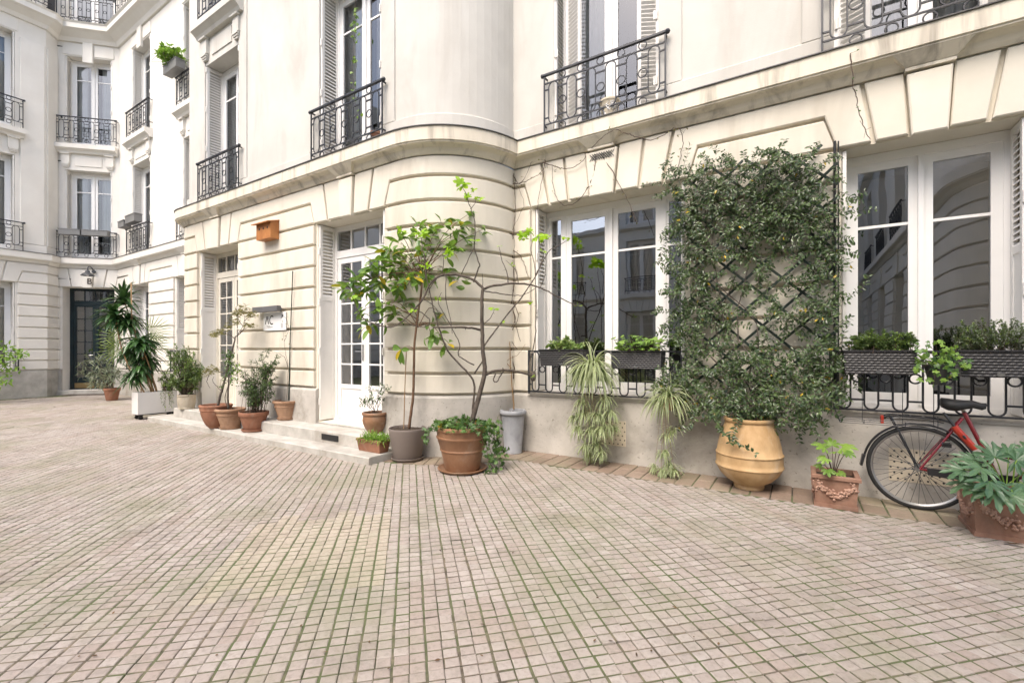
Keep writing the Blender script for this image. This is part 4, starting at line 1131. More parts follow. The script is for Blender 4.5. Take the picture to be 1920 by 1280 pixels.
# ---- tall grey urn with a bare vine stem, and the creeper on the wall above
t, b, Y, rt = potted('grey_urn', 962, 851, 33, 50, 768, M['urn'], 'tall tapered grey urn with peeling paint in the wall corner', 'urn', style='urn', soil=.93)
sm = MB(); branch(sm, [P(964,768,Y+.05),P(962,742,Y+.08),P(959,710,Y+.1),P(957,675,Y+.12),P(956,640,Y+.12)], .010, .005, 6, 5, .003)
branch(sm, [P(959,690,Y+.1),P(950,680,Y+.1),P(956,672,Y+.1),P(972,664,Y+.1),P(985,645,Y+.1)], .005, .002, 5, 5, .003)
sm.build('stem', M['cane'], t, smooth=True)
sm = MB(); lm = MB(); 
cx, cy = -3.29, 5.22
vt = thing('wall_creeper', (cx,cy,.8), 'thin leafless creeper stems climbing the wall corner and the keystones above the window', 'creeper')
vine = [Vector((cx+rng.gauss(0,.02), cy+rng.gauss(0,.01), z)) for z in [.95+.2*i for i in range(14)]]+[Vector((cx+.02,cy-.01,3.72))]
branch(sm, vine, .007, .004, 5, 4, .004)
branch(sm, [v+Vector((rng.gauss(.05,.04),-.02,0)) for v in vine[2:]], .004, .002, 4, 4, .006)
def wv(px, py, D=5.225): return W(px, py, D)
VN = [[(962,345),(985,340),(1005,330),(1018,318),(1022,300)],[(962,330),(975,345),(990,320),(998,300)],[(1018,305),(1040,312),(1050,315),(1070,315),(1090,305),(1106,283),(1125,262),(1140,250),(1155,243)],[(1155,243),(1175,250),(1190,256),(1205,260),(1225,262),(1250,250),(1265,240),(1277,246),(1280,270),(1272,310),(1258,345)],[(1117,290),(1112,330),(1100,355),(1085,375),(1070,384),(1055,384),(1043,370),(1036,340),(1035,310)],[(1127,290),(1150,325),(1160,345),(1172,365),(1183,390),(1192,415)],[(1022,300),(1018,330),(1010,370),(1008,400)],[(960,360),(945,350),(940,335)],[(960,400),(950,385),(952,360),(962,340)],[(918,300),(912,315),(912,350),(916,362)],[(962,440),(945,435),(930,450),(920,470),(922,500)],[(962,470),(975,478),(985,500),(990,520)],[(960,560),(972,590),(968,610),(976,640)]]
def strands(VN):
  for l in VN:
      c = branch(sm, [wv(x, y, 5.215 if y > 262 or x < 1000 else 5.09) for x, y in l], .0052, .003, 4, 5, .004)
      for _ in range(len(c)//3):
          q = c[rng.randrange(len(c))]; e = q+Vector((rng.gauss(0,.03), -abs(rng.gauss(0,.015)), rng.gauss(0,.03))); sm.tube([q,e], .0014, 3)
          if rng.random() < .7: leaf(lm, e, rv(1), Vector((0,-1,0))+rv(.4), .028, .016, 2)

strands(VN)
sm.build('stem', M['twig'], vt); lm.build('foliage', M['lf_maple'], vt)
sm = MB(); lm = MB(); vt = thing('creeper_strand', wv(1612,215), 'single dry creeper strand hanging down a joint of the arch over the right window', 'creeper')
strands([[(1595,100),(1597,130),(1600,165),(1606,185),(1612,215),(1620,240),(1632,262)]]); sm.build('stem', M['twig'], vt); lm.build('foliage', M['lf_ivy'], vt)

# ---- amphora with the jasmine, and its trellis
tr = MB(); x0, x1, z0, z1 = -1.0, .30, 1.0, 3.28; wd = .0125
def clip(xa, za, xb, zb):
    t0, t1 = 0., 1.; dx, dz = xb-xa, zb-za
    for p, q in ((-dx, xa-x0), (dx, x1-xa), (-dz, za-z0), (dz, z1-za)):
        if abs(p) < 1e-9: 
            if q < 0: return None
            continue
        r = q/p
        if p < 0: t0 = max(t0, r)
        else: t1 = min(t1, r)
    return (xa+dx*t0, za+dz*t0, xa+dx*t1, za+dz*t1) if t1-t0 > .02 else None
for sgn, yy in ((1,5.205),(-1,5.192)):
    for k in range(-16, 16):
        c = clip(-2.9+k*.335, -.5 if sgn > 0 else 4.6, -2.9+k*.335+5.1*1.08, 4.6 if sgn > 0 else -.5)
        if not c: continue
        a = Vector((c[0],yy,c[1])); e = Vector((c[2],yy,c[3])); d = unit(e-a); s = Vector((-d.z,0,d.x))*wd; h = Vector((0,.006,0))
        tr.hexa([a-s-h,e-s-h,e+s-h,a+s-h,a-s+h,e-s+h,e+s+h,a+s+h])
tr.build('lattice', M['stake'], thing('trellis', (-.35,5.2,1.0), 'dark green diamond lattice trellis fixed between the two ground floor windows', 'trellis'))
Yc = 4.46; ac = P(1404,800,4.46); ax, ay = -.42, 5.0
t = thing('amphora_with_jasmine', (ax,ay,0), 'large ochre clay jar with two ribs holding the evergreen climber trained over the lattice', 'planted jar')
mb = MB(); pr = [(0,0),(.128,0),(.135,.02),(.132,.04),(.15,.055),(.20,.085),(.255,.14),(.285,.195),(.291,.212),(.300,.218),(.300,.228),(.292,.236),(.294,.27),(.291,.325),(.298,.331),(.298,.341),(.288,.349),(.275,.43),(.255,.51),(.232,.58),(.215,.625),(.210,.64),(.222,.65),(.226,.665),(.220,.68),(.205,.682),(.192,.675),(.188,.66),(.20,.60),(.23,.5)]
mb.lathe(pr, 56); move(mb, (ax,ay,0)); mb.build('jar', M['amphora'], t, smooth=True, auto=50)
mb = MB(); mb.disc(.215, .58, (ax,ay,0)); mb.build('soil', M['soil'], t)
sm = MB(); lm = MB()
def dens(px, py):
    if py < 640 and (px > 1556 or px < 1262): return .16
    if py < 430: return 1.
    if px < 1330 and py < 660: return .95
    if px > 1520 and py < 660: return .75
    if py < 700:
        d = .26+.12*math.sin(px*.045)*math.sin(py*.05)
        d = max(d, min(.8, (520-py)/110), min(.7, (py-610)/90))
        return d
    return 1.0
cnt = 0
for i in range(5): branch(sm, [Vector((ax+rng.gauss(0,.05),ay+.03,.57)), Vector((ax+rng.gauss(0,.15),5.08,.95)), Vector((ax+rng.gauss(0,.3),5.17,1.6)), Vector((ax+rng.gauss(0,.4),5.18,2.4)), Vector((ax+rng.gauss(0,.45),5.18,3.2))], .010, .003, 5, 5, .01)
def spray(q, d, ln, nleaf, flat=.5, L=.043, fine=.0025):
    global cnt
    pts = [q]; dd = d.copy(); k = 6
    for j in range(k):
        dd = unit(dd+rv(.28)+Vector((0,0,-.06))); dd.y *= .75; q = q+dd*(ln/k)
        if q.y > 5.21: q.y = 5.21-rng.random()*.02
        pts.append(q.copy())
    c = sm.tube(pts, [fine*(1-.5*j/k) for j in range(k+1)], 3)
    for j in range(nleaf):
        u = (j+.5)/nleaf*k; i0 = min(int(u), k-1); p = pts[i0].lerp(pts[i0+1], u-i0); axd = unit(pts[i0+1]-pts[i0])
        for sgn in (-1, 1):
            sd = unit(axd.cross(Vector((0,-1,.4)))*sgn+axd*.45+rv(.35)); s = L*rng.uniform(.7,1.25)
            leaf(lm, p, sd, Vector((0,-.8,.6))+rv(.45), s, s*rng.uniform(.38,.5), 3, rng.uniform(.0,.35), .3, .5); cnt += 1
tries = 0
while cnt < 15500 and tries < 9000:
    tries += 1
    px, py = rng.uniform(1240,1590), rng.uniform(262,790)
    lo = 300+14*math.sin(px*.05)-12*math.exp(-((px-1440)/40)**2)
    if py < lo: continue
    if py > 735 and (px < 1290 or px > 1545): continue
    if rng.random() > dens(px, py): continue
    y0 = 5.16-abs(rng.gauss(0,.07)); low = max(0, (py-640)/150)
    y0 -= low*rng.random()*.32
    q = W(px, py, y0)
    if 640 < py and q.z < .62: continue
    d = unit(Vector((rng.gauss(0,1), rng.gauss(-.25,.4), rng.gauss(.0,.9))))
    spray(q, d, rng.uniform(.12,.32), rng.randrange(6,12))
# loose shoots that wander off the lattice and over the jar
for (pxa, pya, pxb, pyb, Da, Db) in [(1285,420,1246,440,5.1,5.0),(1280,500,1238,520,5.1,5.0),(1290,560,1255,610,5.1,5.0),(1560,520,1610,540,5.1,5.0),(1560,620,1600,600,5.05,4.95),(1555,560,1608,575,5.1,5.0),(1560,470,1612,440,5.1,5.05),(1440,290,1425,266,5.15,5.1),(1520,290,1545,265,5.15,5.1),(1330,300,1312,285,5.15,5.1),(1300,700,1262,690,5.0,4.9),(1290,690,1290,735,5.0,4.9),(1540,700,1575,690,5.0,4.9),(1530,730,1568,780,4.95,4.9),(1345,755,1335,800,4.85,4.75),(1380,745,1350,790,4.8,4.72),(1420,745,1460,770,4.8,4.7),(1475,740,1500,770,4.85,4.8)]:
    a = W(pxa,pya,Da); e = W(pxb,pyb,Db); spray(a, unit(e-a), (e-a).length, 9)
c = branch(sm, [W(1340,775,4.76),W(1348,795,4.70),W(1360,812,4.665),W(1378,824,4.66),W(1397,838,4.67),W(1418,851,4.67)], .003, .0015, 4, 5)
for k in range(46):
    q = c[min(len(c)-1, int((k/46)**1.25*len(c)))]
    leaf(lm, q, Vector((rng.gauss(0,1),-.4,rng.gauss(-.2,.8))), Vector((0,-1,.4))+rv(.3), rng.uniform(.035,.055), .021, 3)
sm.build('stem', M['bark'], t); lm.build('foliage', M['lf_jas'], t); print('JAS', cnt, tries)

# ---- pots on the steps
t, b, Y, rt = potted('potted_maple', 405, 803, 28, 65, 758, M['terra'], 'small crooked maple with sparse olive leaves in the leftmost round terracotta pot on the step', 'potted maple', z=.087, style='bowl', group='terracotta pots on the steps')
sm = MB(); lm = MB()
branch(sm, pp([(409,760),(412,745),(418,725),(424,700),(428,680),(433,665),(440,640),(441,632),(447,628),(456,618),(462,605)]), .020, .006, 8, 5, .002)
MP = [([(416,733),(404,722),(399,712),(401,705)],-.05),([(440,636),(434,630),(430,620)],0),([(445,628),(455,612),(459,600),(457,585)],.05),([(450,622),(462,615),(470,608)],-.05),([(456,612),(448,600),(446,585)],.1),([(459,602),(468,592),(476,586)],0),([(427,690),(418,700),(405,695),(392,700)],.1),([(424,705),(436,700)],-.1),([(392,703),(388,715),(394,728)],.0),([(441,634),(425,626),(412,625)],.1)]
for l, dy in MP: branch(sm, pp(l, 0, dy), .006, .002, 5, 4, .003)
for (px, py, dy, n, sp) in [(455,580,.05,60,(12,8)),(470,590,0,60,(12,8)),(447,588,.1,50,(10,8)),(468,610,-.05,40,(10,5)),(441,603,.05,40,(8,6)),(414,622,.1,60,(14,6)),(402,628,.05,35,(8,4)),(428,612,.05,25,(8,6)),(394,692,.1,45,(14,6)),(386,700,.05,25,(8,6)),(405,693,.1,20,(8,5))]:
    for i in range(n):
        q = P(px+rng.gauss(0,sp[0]*.55), py+rng.gauss(0,sp[1]*.55), Y+dy+rng.gauss(0,.06))
        palmate(lm, q, Vector((rng.gauss(0,1),rng.gauss(0,1),-.25)), UPV+rv(.4), rng.uniform(.03,.05), 5, 110, .35, .4, .25)
for i in range(40):
    q = P(440+rng.gauss(0,6), 690+rng.gauss(0,10), Y-.05+rng.gauss(0,.05)); leaf(lm, q, rv(1), UPV+rv(.4), .05, .03, 3, m=1)
sm.build('trunk', M['bark'], t, smooth=True); lm.build('foliage', [M['lf_maple'], M['lf_light']], t)

t, b, Y, rt = potted('potted_shrub', 432, 805, 37, 61, 765, M['terra_old'], 'grey-barked young shrub with few leaves in a ribbed buff terracotta pot, second from the left', 'potted shrub', z=.087, style='rolled', saucer=44, group='terracotta pots on the steps')
sm = MB(); lm = MB()
branch(sm, pp([(428,766),(427,740),(429,715),(428,690),(430,670)]), .016, .007, 8, 5, .002); branch(sm, pp([(426,764),(422,748),(424,735),(427,725)]), .007, .005, 6, 4)
for (px, py, n) in [(430,680,50),(428,665,35),(436,690,35),(424,700,25),(440,715,20),(425,720,15)]:
    q = P(px,py,Y); branch(sm, [P(429,715,Y), P(429,700,Y).lerp(q,.6), q], .003, .0015, 4, 3)
    for i in range(n): leaf(lm, q+rv(.045), rv(1)+UPV*.3, UPV+rv(.4), rng.uniform(.035,.06), .024, 3)
sm.build('trunk', M['bark'], t, smooth=True); lm.build('foliage', M['lf_ivy'], t)

t, b, Y, rt = potted('potted_nandina', 476, 810, 38, 58, 771, M['terra'], 'bushy fine-leaved shrub in an orange flowerpot, third pot from the left on the step', 'potted shrub', z=.087, style='classic', saucer=48, group='terracotta pots on the steps')
sm = MB(); lm = MB()
for (x, dx) in ((466,-6),(474,-2),(496,6),(490,10),(480,4)):
    branch(sm, pp([(x,772),(x+dx*.3,740),(x+dx,705),(x+dx*1.2,690)]), .006, .003, 5, 4, .003)
bush(sm, lm, b+Vector((0,0,.0)), P(483,716,Y), (.30,.26,.36), 60, 14, .042, .011, .0035, 3, .3, 1., .06, .3, 2, .2, .07)
bush(sm, lm, P(492,730,Y), P(503,680,Y), (.15,.14,.2), 16, 14, .042, .011, .003, 3, .3, 1., .02, .3, 2, .2, .06)
sm.build('stem', M['twig'], t); lm.build('foliage', [M['lf_fine'], M['lf_fine']], t)

t, b, Y, rt = potted('potted_climber', 538, 788, 33, 55, 750, M['terra_old'], 'bare climber on a tall thin green stake in a buff pot on the upper step', 'potted climber', z=.247, style='rolled', saucer=38, group='terracotta pots on the steps')
s = MB(); s.tube([P(541,750,Y-.02),P(544,640,Y-.07),P(549,508,Y-.13)], .0075, 6); s.tube([P(542,750,Y-.03),P(544,690,Y-.02)], .006, 6); s.build('stake', M['stake'], t)
sm = MB(); lm = MB()
for l in ([(538,750),(540,700),(539,680),(535,660),(533,640),(531,622)],[(540,690),(535,672),(525,664),(514,660)],[(545,705),(555,700),(570,692),(580,682),(586,675)],[(548,655),(560,648),(575,640),(579,625)],[(533,640),(540,620),(538,600),(530,590)]): branch(sm, pp(l, -.02, -.16), .004, .0016, 4, 5, .003)
for _ in range(14): leaf(lm, P(rng.uniform(527,545),rng.uniform(590,650),Y-.14), rv(1), UPV+rv(.5), .03, .014, 2)
sm.build('stem', M['twig'], t); lm.build('foliage', M['lf_maple'], t)

t, b, Y, rt = potted('potted_aralia', 703, 813, 27, 46, 772, M['terra_big'], 'sparse thin-stemmed plant in a rounded brown pot in front of the white door', 'potted plant', z=.247, style='belly')
sm = MB(); lm = MB()
for i in range(11):
    x = rng.uniform(664,728); yy = rng.uniform(722,758); q = P(x,yy,Y+rng.gauss(0,.12))
    c = branch(sm, [b+rv(.025)*Vector((1,1,0)).x, b.lerp(q,.55)+Vector((0,0,.05)), q], .0035, .0018, 4, 5, .003)
    for k in range(26):
        p = c[rng.randrange(len(c)//2, len(c))]+rv(.02); leaf(lm, p, rv(1)+Vector((0,0,-.1)), UPV+rv(.4), rng.uniform(.03,.055), .013, 3)
sm.build('stem', M['twig'], t); lm.build('foliage', M['lf_fine'], t)

# small rectangular trough with fern
t = thing('fern_trough', (-4.48,3.87,.087), 'small rectangular terracotta trough of bright fern at the end of the lower step', 'planter')
def trough(x0, x1, y0, y1, z0, z1, flare, th, rim=.0):
    mb = MB(); f = flare
    o = [(x0+f,y0+f,z0),(x1-f,y0+f,z0),(x1-f,y1-f,z0),(x0+f,y1-f,z0)]; zr = z1-.03 if rim else z1
    tp = [(x0,y0,zr),(x1,y0,zr),(x1,y1,zr),(x0,y1,zr)]
    mb.add(o+tp, [(3,2,1,0)]+[(i,(i+1)%4,4+(i+1)%4,4+i) for i in range(4)])
    r = rim; a = [(x0-r,y0-r,zr),(x1+r,y0-r,zr),(x1+r,y1+r,zr),(x0-r,y1+r,zr)]; a2 = [(p[0],p[1],z1-.006) for p in a]
    e = .006; a3 = [(x0-r+e,y0-r+e,z1),(x1+r-e,y0-r+e,z1),(x1+r-e,y1+r-e,z1),(x0-r+e,y1+r-e,z1)]
    i3 = [(x0+th,y0+th,z1),(x1-th,y0+th,z1),(x1-th,y1-th,z1),(x0+th,y1-th,z1)]; i4 = [(p[0],p[1],z1-.05) for p in i3]
    rings = [tp, a, a2, a3, i3, i4] if rim else [tp, i3, i4]
    vs = [p for q in rings for p in q]
    mb.add(vs, [(4*k+i,4*k+(i+1)%4,4*k+4+(i+1)%4,4*k+4+i) for k in range(len(rings)-1) for i in range(4)])
    return mb, i4
mb, i4 = trough(-4.69,-4.28,3.78,3.95,.087,.242,.018,.012,.008); mb.build('trough', M['terra'], t)
s = MB(); s.quad(*[(p[0],p[1],.222) for p in i4]); s.build('soil', M['soil'], t)
lm = MB()
for i in range(330): 
    q = Vector((rng.uniform(-4.66,-4.26), rng.uniform(3.78,3.96), .225)); blade(lm, q, Vector((rng.gauss(.15,.5),rng.gauss(-.1,.5),.9)), rng.uniform(.07,.17), .009, 1.4, 4)
for i in range(300):
    q = Vector((rng.uniform(-4.6,-4.2), rng.uniform(3.76,3.95), rng.uniform(.24,.32))); leaf(lm, q, rv(1), UPV+rv(.4), .03, .016, 2)
lm.build('foliage', M['lf_light'], t)

# ---- garland pots
def garland(x0, x1, y0, y1, z0, z1, t):
    mb, i4 = trough(x0, x1, y0, y1, z0, z1, .018, .022, .016)
    mb.box(x0+.004,x1-.004,y0+.004,y1-.004,z0-.001,z0+.03)
    mb.build('pot', M['terra_square'], t)
    s = MB(); s.quad(*[(p[0],p[1],z1-.045) for p in i4]); s.build('soil', M['soil'], t)
    g = MB(); H = z1-z0
    def blob(c, r):
        vs = []; fs = []
        for i in range(5):
            ph = math.pi*i/4
            for j in range(7): a = 2*math.pi*j/7; vs.append(Vector(c)+Vector((r*math.sin(ph)*math.cos(a), r*math.sin(ph)*math.sin(a), r*math.cos(ph))))
        for i in range(4):
            for j in range(7): fs.append((i*7+j, i*7+(j+1)%7, (i+1)*7+(j+1)%7, (i+1)*7+j))
        g.add(vs, fs)
    for face in range(2):
        A, B = ((x0,y0),(x1,y0)) if face == 0 else ((x0,y1),(x0,y0))
        for k in range(46):
            t_ = k/45; hz = z0+H*(.72-.33*math.sin(math.pi*t_)); off = .014*(1-(hz-z0)/H)
            px_, py_ = A[0]+(B[0]-A[0])*(.10+.8*t_), A[1]+(B[1]-A[1])*(.10+.8*t_)
            w = .010+.008*math.sin(math.pi*t_)
            for q in range(2): 
                o = Vector((off-.006,0,0)) if face else Vector((0,off-.006,0))
                blob(Vector((px_,py_,hz+rng.gauss(0,w)))+o+Vector((rng.gauss(0,.002),rng.gauss(0,.002),0)), rng.uniform(.008,.014))
        for e in (.1,.9):
            px_, py_ = A[0]+(B[0]-A[0])*e, A[1]+(B[1]-A[1])*e
            for k in range(14): blob(Vector((px_+rng.gauss(0,.012 if not face else .003), py_+rng.gauss(0,.012 if face else .003), z0+H*.70+rng.uniform(-.055,.045)))+(Vector((.004,0,0)) if face else Vector((0,.004,0))), rng.uniform(.007,.012))
    g.build('garland_relief', M['terra_relief'], t, smooth=True)
M['terra_relief'] = potmat('pale_terracotta_relief', (.34,.19,.13), (.44,.28,.21), (.50,.40,.33), .5)
t = thing('fatsia_seedling_pot', (.26,4.86,0), 'square garlanded terracotta pot with one small bright green fatsia seedling, left of the bicycle wheel', 'potted plant', 'square garlanded pots')
garland(.10,.415,4.71,5.02,.0,.275,t)
sm = MB(); lm = MB(); b = Vector((.25,4.86,.235)); Yb = depth(b)
LV = [(1545,838,-.05,.10,(-.6,-.3,.3)),(1560,835,.1,.09,(-.1,.3,.5)),(1580,838,0,.11,(.8,-.2,.15)),(1548,858,-.1,.08,(-.7,-.4,-.2)),(1568,846,-.1,.09,(.2,-.7,.2)),(1552,880,-.12,.075,(.1,-.7,-.3)),(1540,872,.0,.06,(-.8,0,0)),(1572,885,-.08,.07,(.8,-.5,-.2)),(1588,848,-.1,.07,(.9,-.4,-.2))]
for (px,py,dy,r,d) in LV:
    e = P(px,py,Yb+dy); branch(sm, [b, b.lerp(e,.6)+Vector((0,0,.03)), e], .004, .0025, 5, 4); palmate(lm, e, Vector(d), UPV*1+Vector((0,-.5,0)), r, 7, 125, .5, .85, .3)
sm.build('stem', M['twig'], t); lm.build('foliage', M['lf_light'], t)
t = thing('fatsia_pot', (1.28,4.75,0), 'square garlanded terracotta pot overflowing with large blue green fatsia leaves, in front of the bicycle', 'potted plant', 'square garlanded pots')
garland(1.06,1.50,4.555,4.96,.0,.31,t)
sm = MB(); lm = MB(); b = Vector((1.28,4.75,.27))
FT = [(1822,862,.0,.13,(-.8,-.3,.1)),(1800,880,-.1,.12,(-.9,-.2,-.1)),(1862,852,.05,.14,(-.2,.2,.5)),(1892,848,.15,.13,(.3,.4,.5)),(1838,878,-.15,.14,(-.5,-.8,-.1)),(1812,905,-.1,.13,(-.8,-.4,-.5)),(1855,905,-.25,.15,(-.2,-.9,-.35)),(1912,862,.0,.14,(.7,-.2,.2)),(1925,910,-.15,.14,(.6,-.6,-.4)),(1866,925,-.28,.14,(.0,-.8,-.6)),(1902,932,-.25,.13,(.3,-.7,-.6)),(1834,920,-.2,.10,(-.4,-.7,-.5)),(1950,870,0,.15,(.9,0,.2)),(1935,845,.2,.14,(.7,.4,.4)),(1848,866,-.05,.11,(-.4,-.5,.3))]
Yb = depth(b)
for (px,py,dy,r,d) in FT:
    e = P(px,py,Yb+dy*.9); branch(sm, [b+Vector((rng.gauss(0,.03),rng.gauss(0,.03),-.02)), b.lerp(e,.6)+Vector((0,0,.05)), e-Vector(d).normalized()*r*.1], .005, .003, 5, 4); palmate(lm, e-Vector(d).normalized()*r*.15, Vector(d), UPV+Vector((0,-.85,0))+rv(.15), r*1.1, 9, 135, .44, .68, .22)
sm.build('stem', M['lf_light'], t); lm.build('foliage', M['lf_fat'], t)

# ---- far left group
t, b, Y, rt = potted('potted_oleander', 210, 751, 23, 34, 727, M['terra'], 'silvery narrow-leaved shrub leaning left out of a terracotta pot by the entrance door', 'potted shrub', style='classic')
sm = MB(); lm = MB()
for (px,py,dy) in [(150,700,0),(165,668,.2),(180,672,-.2),(198,665,.1),(212,662,0),(222,690,-.1),(215,700,.2),(170,705,-.3),(185,700,.1),(200,690,-.2),(150,680,.1),(192,722,-.1),(175,722,.1),(205,708,-.3),(162,715,.2)]:
    e = P(px,py,Y+dy); c = branch(sm, [b+Vector((rng.gauss(0,.03),rng.gauss(0,.03),0)), b.lerp(e,.5)+Vector((0,0,.06)), e], .011, .004, 5, 5, .005)
    for k in range(30):
        i = rng.randrange(len(c)//2, len(c)); leaf(lm, c[i]+rv(.03), unit(e-b)*.4+rv(.8), UPV+rv(.4), rng.uniform(.13,.21), .026, 4, .3)
sm.build('stem', M['bark'], t); lm.build('foliage', M['lf_ole'], t)

# white wheeled planter
t = thing('wheeled_planter', (-10.8,3.85,0), 'long white planter on black casters with tall dark dracaena canes and a fan palm', 'planter')
X0, X1, Y0, Y1, ZB, ZT = -10.95, -10.66, 3.52, 4.17, .105, .51
mb = MB(); mb.box(X0,X1,Y0,Y1,ZB,ZT-.004)
for a in ((X0,X0+.02,Y0,Y1),(X1-.02,X1,Y0,Y1),(X0+.02,X1-.02,Y0,Y0+.02),(X0+.02,X1-.02,Y1-.02,Y1)): mb.box(a[0],a[1],a[2],a[3],ZT-.004,ZT+.012)
mb.build('box', M['whitebox'], t)
mb = MB(); mb.box(X0+.02,X1-.02,Y0+.02,Y1-.02,ZB-.02,ZB-.001); mb.build('base_frame', M['black'], t)
for (x,y) in ((X0+.06,Y0+.06),(X1-.05,Y0+.06),(X0+.06,Y1-.06),(X1-.05,Y1-.06)):
    mb = MB(); d = Vector((1,0,0)); 
    mb.tube([(x-.014,y,.038),(x+.014,y,.038)], .037, 16); mb.box(x-.02,x-.016,y-.015,y+.03,.03,.085); mb.box(x+.016,x+.02,y-.015,y+.03,.03,.085); mb.box(x-.022,x+.022,y-.025,y+.035,.0849,.092); mb.build('caster', M['black'], t)
mb = MB(); mb.quad((X0+.02,Y0+.02,ZT-.01),(X1-.02,Y0+.02,ZT-.01),(X1-.02,Y1-.02,ZT-.01),(X0+.02,Y1-.02,ZT-.01)); mb.build('soil', M['soil'], t)
Yp = depth(Vector((-10.8,3.85,0))); sm = MB(); lm = MB(); pm_ = MB()
def crown(px, py, dy, n, L, base, r=.02, dr=1.1, up=.5, wd=.07):
    c = P(px, py, Yp+dy)
    if base is not None: branch(sm, [base, base.lerp(c,.5)+rv(.03), c], r*.62, r*.5, 7, 5, .003)
    for i in range(int(n*1.75)):
        a = i*2.4+rng.gauss(0,.2); el = rng.uniform(-.15,1.15)*up*2
        d = Vector((math.cos(a), math.sin(a), math.tan(min(1.3,el)))); blade(lm, c+Vector((0,0,rng.uniform(-.14,.05))), d, L*rng.uniform(.75,1.1), wd, dr*rng.uniform(.6,1.3), 6)
by = [Vector((-10.78,3.66,ZT)), Vector((-10.8,3.78,ZT)), Vector((-10.82,3.88,ZT)), Vector((-10.76,3.6,ZT))]
crown(232,560,.15,46,.42,by[1],.022,1.0,.75); crown(215,590,-.05,44,.44,by[0],.024,1.3,.5); crown(240,598,.1,40,.42,by[1].lerp(by[2],.5),.02,1.5,.4); crown(262,640,-.05,54,.44,by[2],.024,1.5,.5); crown(272,668,.1,40,.40,by[2],.02,1.7,.3); crown(250,655,.3,34,.42,None,.02,1.6,.4); crown(262,690,-.1,26,.36,None,.02,1.8,.2)
crown(248,705,-.15,34,.40,by[3],.014,1.2,.5,.035)
sm.tube([by[1]+Vector((.03,.02,0)), P(247,600,Yp+.05), P(246,530,Yp+.1)], .012, 6); sm.build('cane', M['cane'], t, smooth=True)
def fan(px, py, dy, d, Rr, n=19):
    c = P(px,py,Yp+dy); d = unit(Vector(d)); nn = unit(Vector((.94,-.33,.15))-d*Vector((.94,-.33,.15)).dot(d)); s = d.cross(nn)
    branch(pm_, [Vector((-10.8,3.8,ZT)), Vector((-10.8,3.8,ZT)).lerp(c,.6)+Vector((0,0,.05)), c], .007, .005, 5, 4)
    for i in range(n):
        a = R(-115+230*i/(n-1)); dd = d*math.cos(a)+s*math.sin(a); L = Rr*(1-.25*abs(i-n/2)/n*2)
        leaf(pm_, c, dd, nn+rv(.15), L, .015, 4, .14, .4, .5)
fan(226,632,.35,(-.55,-.75,.15),.50); fan(222,655,.2,(-.5,-.8,-.35),.42); fan(282,622,.3,(.45,.75,.5),.44); fan(280,645,.2,(.5,.85,.1),.38); fan(232,612,.5,(-.4,-.6,.7),.42)
lm.build('dracaena_foliage', M['lf_drac'], t); pm_.build('palm_foliage', M['lf_palm'], t)
lm = MB(); sm = MB(); bush(sm, lm, Vector((-10.8,4.05,ZT)), P(322,712,Yp+.15), (.22,.22,.28), 34, 20, .075, .018, .005, 3, .35, 1., .06, .25, 1, .2)
for k in range(9):
    a = P(rng.uniform(300,330),735,Yp-.12); c = branch(sm, [a, a+Vector((.06,-.02,-.05)), a+Vector((.08,-.02,-rng.uniform(.15,.32)))], .003, .0015, 4, 4)
    for q in c: leaf(lm, q, rv(1)+Vector((0,0,-.6)), UPV+rv(.5), .06, .012, 3)
sm.build('stem', M['twig'], t); lm.build('trailing_foliage', M['lf_bam'], t)

t, b, Y, rt = potted('potted_bamboo', 350, 767, 30, 36, 739, M['stonepot'], 'dense soft green bush in a mossy concrete tub at the left end of the steps', 'potted shrub', z=.247, style='barrel')
sm = MB(); lm = MB()
bush(sm, lm, b, P(346,695,Y), (.36,.3,.42), 80, 34, .065, .017, .005, 3, .35, 1., .06, .2, 1, .3)
bush(sm, lm, b, P(336,658,Y+.1), (.26,.25,.16), 26, 34, .055, .017, .005, 3, .35, 1., .05, .5, 1, .3)
bush(sm, lm, b, P(370,700,Y-.05), (.16,.16,.22), 22, 26, .06, .015, .004, 3, .35, 1., .05, .5, 1, .3)
sm.build('stem', M['twig'], t); lm.build('foliage', M['lf_bam'], t)

Ye = 11.4; b = P(-32,656+1143/Ye,Ye); b.z = 0
t = thing('potted_laurel', b, 'bright green leafy shrub reaching in at the left edge beside the far window', 'potted shrub')
mb, pr = pot_mesh(.36,.14,.20,'classic'); move(mb, b); mb.build('pot', M['terra'], t, smooth=True, auto=40)
mb = MB(); mb.disc(.18,.32,b); mb.build('soil', M['soil'], t)
sm = MB(); lm = MB()
for (px,py,dy) in [(20,655,0),(8,650,.2),(35,662,-.1),(40,668,0),(15,670,-.2),(5,680,.1),(25,690,-.1),(8,695,0),(-20,650,0),(-50,660,.2),(-40,690,-.2),(12,716,-.2),(-10,640,.1),(-5,712,.0),(-70,680,0)]:
    e = P(px,py,Ye+dy); branch(sm, [b+Vector((0,0,.32)), (b+Vector((0,0,.4))).lerp(e,.5)+Vector((0,0,.1)), e], .009, .003, 5, 4)
    for k in range(16): leaf(lm, e+rv(.07), Vector((.6,-.2,0))+rv(.6), UPV+rv(.35), rng.uniform(.1,.17), .055, 4, .2)
sm.build('stem', M['bark'], t); lm.build('foliage', M['lf_light'], t)
